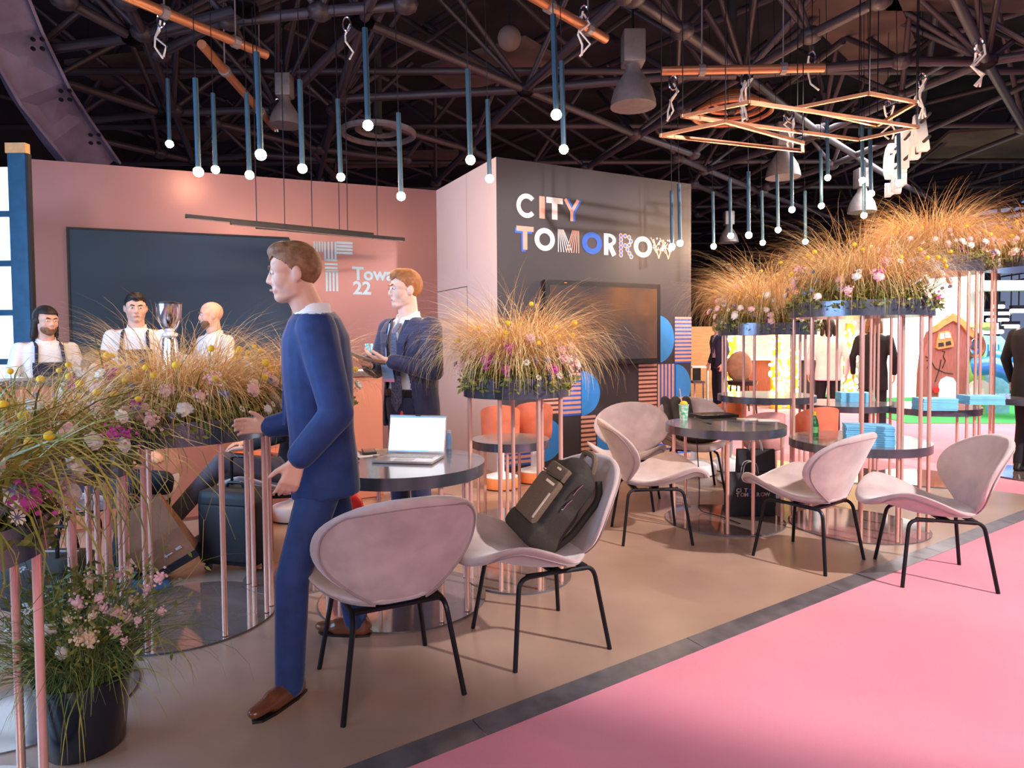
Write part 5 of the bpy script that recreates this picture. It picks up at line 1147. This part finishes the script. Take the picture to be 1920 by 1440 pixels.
# right table
t = onT('drink_cup', 1282, 787, 'green and white paper cup with a straw on the right table', 'cup')
b = MB(); b.lathe([(0.030, 0), (0.038, 0.115), (0.041, 0.118), (0.041, 0.124), (0.036, 0.124), (0.028, 0.02), (0, 0.02)], n=24); b.build('cup_body', mat('cup_print', (0.80, 0.82, 0.80), 0.6, col2=(0.05, 0.45, 0.22), scale=38), t)
b = MB(); b.ell((0, 0, 0.130), (0.032, 0.032, 0.022)); b.build('topping', M['yellow'], t); b = MB(); b.tube([(0.0, 0, 0.03), (-0.03, 0.01, 0.25)], 0.004, 8); b.build('straw', M['fpink'], t)
t = onT('closed_laptop', 1338, 781, 'closed black laptop on the right table', 'laptop', 0.25); b = MB(); b.box((0, 0, 0.008), (0.33, 0.23, 0.013), None, 0.004); b.build('base', M['blackplastic'], t); b = MB(); b.box((0, 0, 0.0195), (0.33, 0.23, 0.008), None, 0.003); b.build('lid', M['blackplastic'], t)
for x, y, rz, lab in ((1405, 786, 0.3, 'white leaflet beside the closed laptop'), (1440, 788, -0.2, 'cream leaflet at the right end of the right table')):
    p = atZ(x, y, TT); b = MB(); b.box((0, 0, 0.003), (0.16, 0.11, 0.005)); o = b.build('leaflet', M['paper'], None, None); o.location = (p.x, p.y, TT); o.rotation_euler = (0, 0, rz); tag(o, lab, 'leaflet')
p0 = atZ(1338, 800, TT); b = MB(); P = [Vector((p0.x + 0.02, p0.y + 0.12, TT + 0.006)), Vector((p0.x - 0.02, p0.y + 0.40, TT - 0.01)), Vector((p0.x, p0.y + 0.43, 0.55)), Vector((p0.x + 0.02, p0.y + 0.43, 0.2)), Vector((p0.x + 0.0, p0.y + 0.38, 0.018)), Vector((p0.x + 0.12, p0.y + 0.22, 0.018)), Vector((p0.x + 0.20, p0.y + 0.0, 0.018))]
b.tube(fillet(P, 0.05), 0.004, 6); tag(b.build('power_cable', M['black'], None), 'black power cable dropping from the right table to the floor', 'cable')

# ------------------------------------------------------------------ brochures and bottle on the planter shelves
bk = MB().box((0, 0, 0), (0.297, 0.21, 0.0142)).mesh('cover', M['bookblue'], None); pgm = MB().box((0, 0, 0), (0.294, 0.200, 0.0095)).mesh('page_block', M['bookpage'], None)
ordn = ['top', 'second from the top', 'third from the top', 'fourth from the top', 'fifth from the top', 'sixth from the top', 'seventh from the top', 'eighth from the top', 'bottom']
rnd = random.Random(9)
def stack(x, y, z, n, rz, where):
    p = atZ(x, y, z)
    for i in range(n):
        k_ = n - 1 - i; od = ordn[k_] if k_ < n - 1 else 'bottom'
        t = thing('brochure', 'pale blue brochure, %s in the stack %s' % (od, where), 'brochure', (p.x + rnd.uniform(-.003, .003), p.y + rnd.uniform(-.003, .003), z + 0.0075 + i * 0.0155), rz + rnd.uniform(-.015, .015), 'pale blue brochures on the planter shelves')
        link('cover', bk, t); link('page_block', pgm, t, (0.004, 0, 0))
stack(1627, 833, 0.64, 9, -0.35, 'beside the green bottle')
stack(1600, 752, 0.73, 6, -0.2, 'behind the tall planter')
stack(1752, 768, 0.72, 7, -0.1, 'by the play house')
stack(1838, 757, 0.78, 5, -0.1, 'at the right edge')
p = atZ(1527, 818, 0.64); t = thing('glass_bottle', 'green glass bottle with a yellow cap on the planter shelf', 'bottle', (p.x, p.y, 0.64))
b = MB(); b.lathe([(0.0, 0.0), (0.028, 0.0), (0.030, 0.01), (0.030, 0.09), (0.022, 0.125), (0.012, 0.15), (0.012, 0.172), (0, 0.172)], n=24); b.build('bottle_body', M['greenglass'], t, 50); b = MB(); b.lathe([(0.014, 0.160), (0.014, 0.188), (0, 0.188)], n=16); b.build('cap', M['yellow'], t); b = MB(); b.lathe([(0.0306, 0.03), (0.0306, 0.075)], n=24); b.build('label', mat('bottle_label', (0.15, 0.4, 0.15), 0.5), t)

# ------------------------------------------------------------------ bags
def paper_bag(name, label, loc, rz, w, d, h, m, tilt=0.0, lean=0.0, hm=None):
    t = thing(name, label, 'bag', loc); t.rotation_euler = (tilt, lean, rz); b = MB()
    V = []
    for z, q in ((0, 1.0), (h * 0.5, 0.86), (h, 0.35)): V += [(-w / 2, -d / 2 * q, z), (w / 2, -d / 2 * q, z), (w / 2 - (0.02 if 0 < z < h else 0), 0, z), (w / 2, d / 2 * q, z), (-w / 2, d / 2 * q, z), (-w / 2 + (0.02 if 0 < z < h else 0), 0, z)]
    F = [(5, 4, 3, 2, 1, 0)] + [(i * 6 + j, i * 6 + (j + 1) % 6, i * 6 + 6 + (j + 1) % 6, i * 6 + 6 + j) for i in range(2) for j in range(6)]; b.add(V, F); o = b.build('bag_body', m, t, None)
    sm = o.modifiers.new('s', 'SOLIDIFY'); sm.thickness = 0.003
    for s_ in (-1, 1): b = MB(); b.tube(fillet([(-w * 0.17, s_ * d * 0.17, h - 0.01), (-w * 0.13, s_ * d * 0.17, h + 0.085), (w * 0.13, s_ * d * 0.17, h + 0.085), (w * 0.17, s_ * d * 0.17, h - 0.01)], 0.05), 0.004, 6); b.build('handle', hm or m, t)
    return t
p = atZ(1405, 966, 0); t = paper_bag('paper_bag', 'black paper bag printed CITY TOMORROW under the right table', (p.x, p.y, 0.013), 0.05, 0.36, 0.13, 0.33, M['bagblack'], hm=M['key'])
for txt, z in (('CITY', 0.185), ('TOMORROW', 0.15)):
    x = -0.13
    for k_, ch in enumerate(txt):
        me = text_mesh(ch, 0.042, 0.0006, [M['printwhite'], M['printpeach'], M['printwhite'], M['printblue'], M['printblue'], M['printwhite'], M['printpeach'], M['printwhite']][k_], 'printed_letter', 0.001); o = link('printed_letter', me, t, (x, -0.0605, z), (PI / 2, 0, 0)); x += 0.032
p = atZ(1426, 955, 0); paper_bag('paper_bag', 'tall black paper bag standing behind the printed one under the right table', (p.x, p.y + 0.12, 0.013), -0.1, 0.30, 0.12, 0.46, M['bagblack'], hm=M['key'])
t = paper_bag('paper_bag', 'brown kraft paper bag with a white T logo leaning behind the flower planter', (-1.99, 3.83, 0.075), 0.25, 0.30, 0.12, 0.42, M['kraft'], 0.12, -0.50)
b = MB(); b.box((0, 0, 0.02), (0.305, 0.126, 0.045)); b.build('black_bottom', M['bagblack'], t, None)
for i, (x, w_, h_) in enumerate(((0.01, 0.03, 0.006), (0.005, 0.006, 0.022), (0.035, 0.018, 0.006), (0.085, 0.035, 0.014), (0.085, 0.035, 0.006))): b = MB(); b.box((x, -0.0605, 0.095 + 0.006 * (i > 2)), (w_, 0.002, h_)); b.build('printed_logo', M['printwhite'], t, None)
b = MB(); b.box((0, 0, 0), (0.24, 0.32, 0.012), None, 0.002); o = b.build('blue_folder', mat('folder_blue', (0.05, 0.12, 0.25), 0.5), None); o.location = (-2.12, 3.72, 0.007); o.rotation_euler = (0, 0, 0.6); tag(o, 'dark blue folder lying under the brown paper bag', 'folder')
# black holdall at left
t = thing('black_holdall', 'black holdall bag on the floor behind the left planters', 'bag', (-2.42, 3.38, 0)); b = MB(); b.box((0, 0, 0.16), (0.42, 0.26, 0.30), None, 0.09); b.build('bag_body', M['backpack'], t, 180)
for s_ in (-1, 1): b = MB(); b.tube(fillet([(-0.10, s_ * 0.08, 0.29), (-0.09, s_ * 0.06, 0.42), (0.09, s_ * 0.06, 0.42), (0.10, s_ * 0.08, 0.29)], 0.06), 0.010, 8); b.build('handle', M['black'], t)
b = MB(); b.tube([(-0.17, -0.02, 0.312), (0.17, -0.02, 0.312)], 0.006, 6); b.build('zip', M['silver'], t)
# suitcase
t = thing('suitcase', 'black wheeled suitcase standing behind the wide flower planter', 'suitcase', (-1.70, 3.99, 0), -0.25)
b = MB(); b.box((0, 0, 0.27), (0.40, 0.22, 0.46), None, 0.05); b.build('suitcase_body', M['suitcase'], t, 180); b = MB(); b.box((0, -0.115, 0.25), (0.32, 0.03, 0.34), None, 0.02); b.build('front_pocket', M['suitcase'], t)
b = MB(); b.tube(fillet([(-0.07, 0.06, 0.48), (-0.07, 0.06, 0.68), (0.07, 0.06, 0.68), (0.07, 0.06, 0.48)], 0.03), 0.009, 8); b.build('trolley_handle', M['black'], t); b = MB(); b.tube(fillet([(-0.06, 0, 0.495), (-0.05, 0, 0.53), (0.05, 0, 0.53), (0.06, 0, 0.495)], 0.02), 0.009, 8); b.build('carry_handle', M['black'], t)
for sx in (-1, 1):
    for sy in (-1, 1): b = MB(); b.lathe([(0.022, -0.012), (0.022, 0.012)], (sx * 0.15, sy * 0.07, 0.022), 14, Matrix.Rotation(PI / 2, 3, 'Y')); b.build('wheel', M['blackplastic'], t)
# red drawstring bag
t = thing('drawstring_bag', 'red nylon drawstring bag with white print under the laptop table', 'bag', (-1.09, 4.32, 0), 0.2); b = MB(); b.ell((0, 0, 0.15), (0.17, 0.10, 0.15), 20, 12); b.ell((-0.03, 0, 0.28), (0.13, 0.075, 0.13), 16, 10); b.cap((-0.06, 0, 0.33), (-0.08, 0, 0.42), 0.07, 0.04)
o = remesh(b, 'bag_body', M['red'], 0.012, 4, 0.5, None, 0, t); b = MB(); b.tube([(-0.09, -0.02, 0.43), (-0.16, -0.05, 0.30), (-0.17, -0.07, 0.10)], 0.005, 6); b.build('cord', M['white'], t)
for k_ in range(9): a = PI * k_ / 8; b = MB(); b.box((0.03 - 0.045 * math.cos(a), -0.104, 0.20 + 0.035 * math.sin(a)), (0.008, 0.004, 0.008)); b.build('printed_dot', M['printwhite'], t, None)
b = MB(); b.box((0.03, -0.106, 0.185), (0.07, 0.004, 0.006)); b.build('printed_line', M['printwhite'], t, None)

# backpack leaning on the chair
Rb = Matrix.Rotation(r2, 3, 'Z') @ Matrix.Rotation(math.radians(-38), 3, 'X') @ Matrix.Rotation(math.radians(8), 3, 'Y'); ob = Vector((c2[0], c2[1], 0)) + Matrix.Rotation(r2, 3, 'Z') @ Vector((0.01, -0.085, 0.475))
t = thing('backpack', 'dark brown and black backpack leaning on the shell chair', 'backpack', ob); t.rotation_euler = Rb.to_euler()
b = MB(); b.box((0, 0.02, 0.14), (0.29, 0.15, 0.24), None, 0.05); b.box((0, 0.015, 0.30), (0.27, 0.14, 0.22), None, 0.05); b.ell((0, 0.015, 0.38), (0.12, 0.07, 0.08)); b.box((0, 0.01, 0.055), (0.30, 0.17, 0.10), None, 0.03)
remesh(b, 'bag_body', M['backpack'], 0.009, 4, 0.5, None, 0, t)
b = MB(); b.box((0, -0.068, 0.20), (0.20, 0.035, 0.22), None, 0.015); pk = b.build('front_pocket', M['backpack2'], t); b = MB(); b.box((0, -0.062, 0.345), (0.18, 0.03, 0.065), None, 0.012); b.build('top_pocket', M['backpack2'], t)
b = MB(); b.tube([(-0.09, -0.083, 0.318), (0, -0.088, 0.312), (0.09, -0.083, 0.318)], 0.004, 6); b.build('zip', M['black'], t)
b = MB(); b.box((0.02, -0.079, 0.358), (0.035, 0.004, 0.010)); b.build('logo_plate', M['reflect'], t, None)
b = MB(); b.box((0.09, -0.083, 0.18), (0.012, 0.006, 0.13)); b.build('reflective_strip', M['reflect'], t, None); b = MB(); b.box((0.04, -0.087, 0.285), (0.08, 0.004, 0.012)); b.build('reflective_strip', M['reflect'], t, None)
b = MB(); b.tube(fillet([(-0.06, 0.05, 0.43), (-0.06, 0.02, 0.50), (0.06, 0.02, 0.50), (0.06, 0.05, 0.43)], 0.04), 0.014, 8); b.build('grab_handle', M['backpack2'], t)
for s_ in (-1, 1): b = MB(); b.tube(fillet([(s_ * 0.08, 0.09, 0.42), (s_ * 0.10, 0.135, 0.36), (s_ * 0.11, 0.125, 0.15), (s_ * 0.11, 0.09, 0.06)], 0.04), 0.017, 8); b.build('shoulder_strap', M['backpack'], t)
for z in (0.25, 0.33): b = MB(); b.tube([(0.148, -0.01, z + 0.03), (0.152, -0.02, z), (0.150, -0.02, z - 0.03)], 0.004, 6); b.build('zip_pull', M['chrome'], t)

# dark jacket over the chair behind the right table
RJ = Matrix.Rotation(-0.10, 3, 'Z'); oj = Vector(c7); t = thing('folded_jacket', 'dark brown jacket draped over the chair behind the right table', 'jacket', oj, -0.10)
b = MB(); b.ell((0.02, -0.06, 0.505), (0.20, 0.20, 0.055), 18, 10); b.ell((-0.08, 0.02, 0.55), (0.12, 0.10, 0.06), 14, 8)
for x0, x1 in ((-0.20, -0.05), (-0.10, 0.05), (0.0, 0.12)): b.cap((x0, 0.18, 0.56), (x0 - 0.02, 0.30, 0.80), 0.05, 0.045); b.cap((x0 - 0.02, 0.31, 0.80), (x0 - 0.01, 0.395, 0.62), 0.045, 0.04)
remesh(b, 'jacket_cloth', M['jacketbrown'], 0.012, 5, 0.5, None, 0, t)
b = MB(); b.tube([(-0.22, -0.02, 0.56), (-0.1, -0.16, 0.545), (0.1, -0.22, 0.54)], [0.03, 0.035, 0.025], 8); b.build('sleeve', M['jacketbrown'], t, 180)

# ------------------------------------------------------------------ things on the bar
def onbar(px, py_base, back): p = atY(px, 640, 5); d = (p - CAM); d.z = 0; n = nG; tt = (G0 + nG * back - Vector((0, 0, 0))).dot(n) / d.dot(n); return Vector((d.x * tt, d.y * tt, 1.13))
q = onbar(318, 0, 0.22); t = thing('coffee_grinder', 'chrome coffee grinder with a clear bean hopper on the bar', 'coffee grinder', q)
b = MB(); b.lathe([(0.075, 0), (0.08, 0.02), (0.075, 0.10), (0.06, 0.20), (0.055, 0.28), (0.05, 0.30)], n=28); b.build('grinder_body', M['chrome'], t, 50); b = MB(); b.lathe([(0.04, 0.30), (0.06, 0.315), (0.06, 0.335), (0.035, 0.345)], n=28); b.build('collar', M['white'], t, 50)
b = MB(); b.lathe([(0.032, 0.345), (0.06, 0.39), (0.088, 0.46), (0.095, 0.565), (0.092, 0.565), (0.085, 0.46), (0.056, 0.395), (0.028, 0.35)], n=32); b.build('hopper', M['chrome'], t, 60); b = MB(); b.lathe([(0.097, 0.565), (0.097, 0.58), (0.03, 0.59), (0, 0.59)], n=32); b.build('hopper_lid', M['blackplastic'], t, 40); b = MB(); b.lathe([(0.03, 0.352), (0.05, 0.39), (0.06, 0.405), (0, 0.41)], n=20); b.build('coffee_beans', M['hairdark'], t)
def cup(px, back, n, label):
    q = onbar(px, 0, back)
    for i in range(n):
        b = MB(); b.lathe([(0.030, 0), (0.040, 0.095), (0.043, 0.098), (0.043, 0.104), (0.038, 0.104), (0.028, 0.01), (0, 0.01)], n=20); o = b.build('paper_cup', M['white'], None, 40); o.location = q + Vector((0, 0, i * 0.03)); tag(o, label % ['lowest', 'middle', 'topmost', 'upper', 'highest'][i] if n > 1 else label, 'cup', 'white paper cups on the bar')
cup(350, 0.2, 3, 'white paper cup beside the grinder, %s of its stack'); cup(376, 0.24, 3, 'white paper cup in front of the bald barista, %s of its stack'); cup(404, 0.22, 5, 'white paper cup of the tall stack by the bald barista, %s one')
q = onbar(697, 0, 0.18); t = thing('straw_jar', 'clear jar of blue and white striped straws on the end of the bar', 'jar', q); b = MB(); b.lathe([(0.05, 0), (0.065, 0.02), (0.068, 0.09), (0.05, 0.12), (0.046, 0.12), (0.06, 0.085), (0.055, 0.02), (0, 0.012)], n=24); b.build('jar', M['clear'], t, 50)
for k_ in range(10): a = 2 * PI * k_ / 10; b = MB(); b.tube([(0.03 * math.cos(a), 0.03 * math.sin(a), 0.02), (0.055 * math.cos(a), 0.055 * math.sin(a), 0.24)], 0.008, 6); b.build('straw', M['cupstripe'], t)
q = onbar(668, 0, 0.15); b = MB(); b.box((0, 0, 0.006), (0.16, 0.11, 0.012), None, 0.004); o = b.build('napkin_tray', M['white'], None); o.location = q; tag(o, 'small white tray on the end of the bar', 'tray')

# ------------------------------------------------------------------ background booths
YB = 14.0
def bx(name, x0, y0, x1, y1, Y, dep, m, parent=None, z0=None):
    p, q = atY(x0, y1, Y), atY(x1, y0, Y); zb_ = p.z if z0 is None else z0; b = MB(); b.box(((p.x + q.x) / 2, Y + dep / 2, (zb_ + q.z) / 2), (q.x - p.x, dep, q.z - zb_)); return b.build(name, m, parent, None)
o = bx('wall_booth_wood', 1290, 612, 1352, 720, YB + 1.5, 0.1, M['wood'], z0=0); struct(o)
o = bx('wall_booth_white', 1655, 502, 1840, 740, YB + 1.2, 0.15, M['whitebox'], z0=0); struct(o)
o = bx('wall_booth_kiosk', 1352, 590, 1655, 740, YB + 2.2, 0.1, mat('kiosk_wall', (0.72, 0.62, 0.52), 0.7), z0=0); struct(o)
o = bx('trim_booth_beam', 1835, 525, 1960, 545, YB + 0.5, 0.3, M['whitebox']); struct(o)
o = bx('trim_booth_post', 1838, 505, 1846, 760, YB + 0.6, 0.2, M['whitebox'], z0=0); struct(o)
t = thing('reception_counter', 'brown and white counter in the lit booth behind the planters', 'counter'); bx('counter_body', 1404, 676, 1446, 740, YB - 0.5, 0.6, M['playbrown'], t, 0); bx('counter_top', 1396, 668, 1520, 676, YB - 0.6, 0.8, M['white'], t); bx('counter_body', 1500, 676, 1545, 740, YB - 0.5, 0.6, M['matteblack'], t, 0)
t = thing('bistro_table', 'white high table by the wooden booth wall', 'table'); bx('table_top', 1298, 687, 1334, 690, YB, 0.5, M['white'], t); bx('leg', 1326, 690, 1329, 745, YB + 0.2, 0.05, M['white'], t, 0)
t = thing('cafe_chair', 'black chair with grey seat by the wooden booth wall', 'chair'); bx('backrest', 1300, 690, 1314, 715, YB - 0.6, 0.05, M['blackplastic'], t); bx('seat', 1300, 715, 1322, 719, YB - 1.0, 0.45, M['lampmetal'], t)
for x in (1302, 1318): bx('leg', x, 719, x + 2, 745, YB - 0.8, 0.04, M['chrome'], t, 0)
fb = MB().ell((0, 0, 0), (0.034, 0.034, 0.034), 8, 6).mesh('bulb', M['fairy'], 180)
rnd = random.Random(21)
for i, (x0, y0, x1, y1, nb, lab) in enumerate(((1360, 628, 1386, 735, 60, 'column of warm fairy lights left of the brown counter'), (1441, 634, 1470, 745, 80, 'tall column of warm fairy lights right of the brown counter'), (1472, 652, 1500, 745, 70, 'shorter column of warm fairy lights beside the tall one'), (1578, 606, 1608, 735, 80, 'column of warm fairy lights between the two women'))):
    p, q = atY(x0, y1, YB - 0.9), atY(x1, y0, YB - 0.9); t = thing('fairy_light_column', lab, 'fairy lights', ((p.x + q.x) / 2, YB - 0.9, 0)); r_ = (q.x - p.x) / 2
    b = MB(); b.lathe([(r_ * 0.7, 0), (r_ * 0.75, q.z * 0.5), (r_ * 0.5, q.z)], n=16); b.build('frame', M['yellow'], t)
    for k_ in range(nb): a = rnd.uniform(PI, 2 * PI); z = rnd.uniform(0.1, q.z); link('bulb', fb, t, (r_ * 0.85 * math.cos(a), r_ * 0.85 * math.sin(a), z))
t = thing('high_chair', 'dark woven chair lit by the fairy lights', 'chair'); pj = atY(1402, 700, YB - 1.6); t.location = (pj.x - 0.1, pj.y, 0); b = MB(); b.ell((0, 0.16, 0.86), (0.25, 0.05, 0.30), 16, 10); b.build('back_shell', M['kraft'], t, 180); b = MB(); b.lathe([(0.26, 0.52), (0.28, 0.60), (0.05, 0.62)], n=20); b.build('seat', M['hairdark'], t)
for sx in (-1, 1):
    for sy in (-1, 1): b = MB(); b.tube([(sx * 0.16, sy * 0.16, 0.54), (sx * 0.2, sy * 0.2, 0.0)], 0.014, 6); b.build('leg', M['black'], t)
for i, (x, y, w_) in enumerate(((1840, 588, 55), (1850, 600, 40), (1880, 612, 30), (1862, 575, 20), (1895, 583, 30), (1858, 622, 22))):
    p, q = atY(x, y, 24 - i), atY(x + w_, y, 24 - i); o = thing('tube_lamp', 'fluorescent tube lamp in the dark hall behind the slide, number %s from the top' % ['two', 'four', 'five', 'one', 'three', 'six'][i], 'lamp', (p + q) / 2, 0, 'distant tube lamps'); o['label'] = ['long distant tube lamp above the blue slide, second from the top', 'distant tube lamp above the blue slide, fourth from the top', 'distant tube lamp above the pink seat back, fifth from the top', 'topmost short distant tube lamp above the blue slide', 'distant tube lamp near the right edge, third from the top', 'lowest short distant tube lamp above the blue slide'][i]
    b = MB(); b.tube([p - (p + q) / 2, q - (p + q) / 2], 0.06, 6); b.build('tube', M['tubelight'], o); b = MB(); b.box((0, 0, 0.12), ((q - p).length, 0.12, 0.1)); b.tube([(0, 0, 0.1), (0, 0, 7.5 - o.location.z)], 0.02, 5); b.build('housing', M['lampmetal'], o, None)
# play house
YP = 11.6; Pw = lambda x, y: atY(x, y, YP)
t = thing('play_house', 'brown wooden play house front with an orange window', 'play house')
def pl(name, pts, m, dep, off, parent): 
    b = MB(); P = [Pw(*p) for p in pts]; b.add([p - Vector((0, off + dep, 0)) for p in P] + [p - Vector((0, off, 0)) for p in P], [tuple(range(len(P))), tuple(range(2 * len(P) - 1, len(P) - 1, -1))] + [(i, (i + 1) % len(P), (i + 1) % len(P) + len(P), i + len(P)) for i in range(len(P))]); return b.build(name, m, parent, None)
yf = 640 + 1.38 * FPX / YP + 0.0
pl('house_front', [(1716, yf), (1719, 700), (1724, 659), (1736, 623), (1776, 592), (1814, 623), (1813, 647), (1803, 659), (1808, yf)], M['playbrown'], 0.12, 0, t)
pl('roof_edge', [(1736, 625), (1735, 615), (1748, 608), (1758, 599), (1766, 596), (1776, 588), (1790, 596), (1803, 606), (1815, 622), (1814, 634), (1806, 629), (1792, 610), (1776, 602), (1760, 611), (1748, 620)], M['playorange'], 0.04, 0.12, t)
wf = pl('window_frame', [(1745, 652), (1747, 636), (1750, 624), (1767, 620), (1772, 624), (1778, 645), (1777, 650), (1750, 655)], M['playorange'], 0.03, 0.12, t)
for P, m in (([(1751, 636), (1752, 626), (1759, 625), (1760, 635)], M['whitebox']), ([(1762, 634), (1762, 624), (1768, 623), (1772, 633)], M['whitebox']), ([(1749, 650), (1749, 643), (1758, 642), (1759, 649)], M['matteblack']), ([(1763, 648), (1763, 641), (1771, 639), (1773, 646)], M['matteblack'])): pl('window_pane', P, m, 0.01, 0.15, wf)
pl('doorway', [(1750, yf), (1751, 720), (1755, 711), (1766, 705), (1778, 708), (1784, 718), (1785, yf)], M['whitebox'], 0.02, 0.12, t)
b = MB(); c_ = Pw(1745, 730) - Vector((0, 0.14, 0)); b.lathe([(0.055, 0), (0.055, 0.02)], c_, 18, Matrix.Rotation(PI / 2, 3, 'X')); b.build('red_dot', M['red'], t)
for P in ([(1757, 658), (1763, 659), (1760, 668), (1764, 676), (1758, 690)], [(1727, 668), (1735, 672), (1745, 690), (1762, 698), (1778, 700)], [(1756, 674), (1753, 690), (1745, 715)], [(1729, 676), (1738, 672), (1730, 690)]): b = MB(); b.tube([Pw(*q) - Vector((0, 0.125, 0)) for q in P], 0.008, 5); b.build('drawn_line', M['hairdark'], t)
# play tower with slide
t = thing('play_tower', 'green and pale blue play tower with white tyre disc', 'play tower')
pl('tower_panel', [(1806, yf), (1806, 655), (1813, 632), (1824, 622), (1840, 622), (1853, 632), (1855, 660), (1855, yf)], M['playgreen'], 0.10, -0.2, t)
pl('tower_roof', [(1808, 614), (1822, 606), (1840, 605), (1852, 614), (1853, 620), (1838, 613), (1815, 616)], M['playgreen'], 0.3, -0.1, t)
pl('railing_panel', [(1855, yf), (1855, 628), (1896, 630), (1906, 640), (1912, 690), (1912, yf)], M['playsky'], 0.06, -0.3, t)
for x in (1861, 1870, 1880, 1890): pl('slot', [(x, 668), (x, 646), (x + 2, 646), (x + 2, 668)], M['playblue'], 0.01, -0.24, t)
pl('seat_back', [(1870, 626), (1870, 610), (1876, 604), (1912, 604), (1912, 626)], M['fpink'], 0.10, -0.6, t)
c_ = Pw(1832, 650) - Vector((0, -0.08, 0)); b = MB(); rr_ = 20 * YP / FPX; b.tube([c_ + Vector((rr_ * 0.85 * math.cos(a), -0.02, rr_ * 1.05 * math.sin(a))) for a in [2 * PI * i / 24 for i in range(24)]], 0.035, 8, False, True); b.build('tunnel_ring', M['copperpipe'], t); b = MB(); b.ell(c_ + Vector((0.05, 0, 0)), (rr_ * 0.72, 0.03, rr_ * 0.95), 18, 12); b.build('tunnel_mirror', M['chrome'], t, 180)
c_ = Pw(1833, 733) - Vector((0, 0.0, 0)); b = MB(); b.lathe([(0.20, 0), (0.20, 0.08), (0.07, 0.10), (0.06, 0.06), (0, 0.06)], c_, 28, Matrix.Rotation(PI / 2, 3, 'X')); b.build('tyre_disc', M['whitebox'], t, 40)
t = thing('tube_slide', 'bright blue tube slide curving down to the right', 'slide'); b = MB(); b.tube([Pw(x, y) - Vector((0, o_, 0)) for x, y, o_ in ((1815, 688, 0.15), (1832, 684, 0.35), (1852, 693, 0.5), (1872, 715, 0.6), (1892, 742, 0.7), (1903, 760, 0.75))], [0.16, 0.165, 0.165, 0.16, 0.155, 0.15], 18); b.build('slide_tube', M['playblue'], t, 60)
b = MB(); b.tube([Pw(x, y) - Vector((0, o_, 0)) for x, y, o_ in ((1850, 672, 0.1), (1875, 676, 0.15), (1900, 690, 0.2), (1912, 712, 0.3))], 0.17, 18); b.build('slide_hood', M['playblue'], t, 60)
b = MB(); q = Pw(1903, 760) - Vector((0, 0.75, 0)); b.tube([q, (q.x, q.y, 0.0)], 0.03, 8); b.build('support_leg', M['chrome'], t); b = MB(); b.lathe([(0.14, 0), (0.11, 0.03), (0.0, 0.04)], q + Vector((0.02, -0.02, -0.03)), 18, Matrix.Rotation(PI * 0.62, 3, 'X')); b.build('slide_mouth', M['playorange'], t)
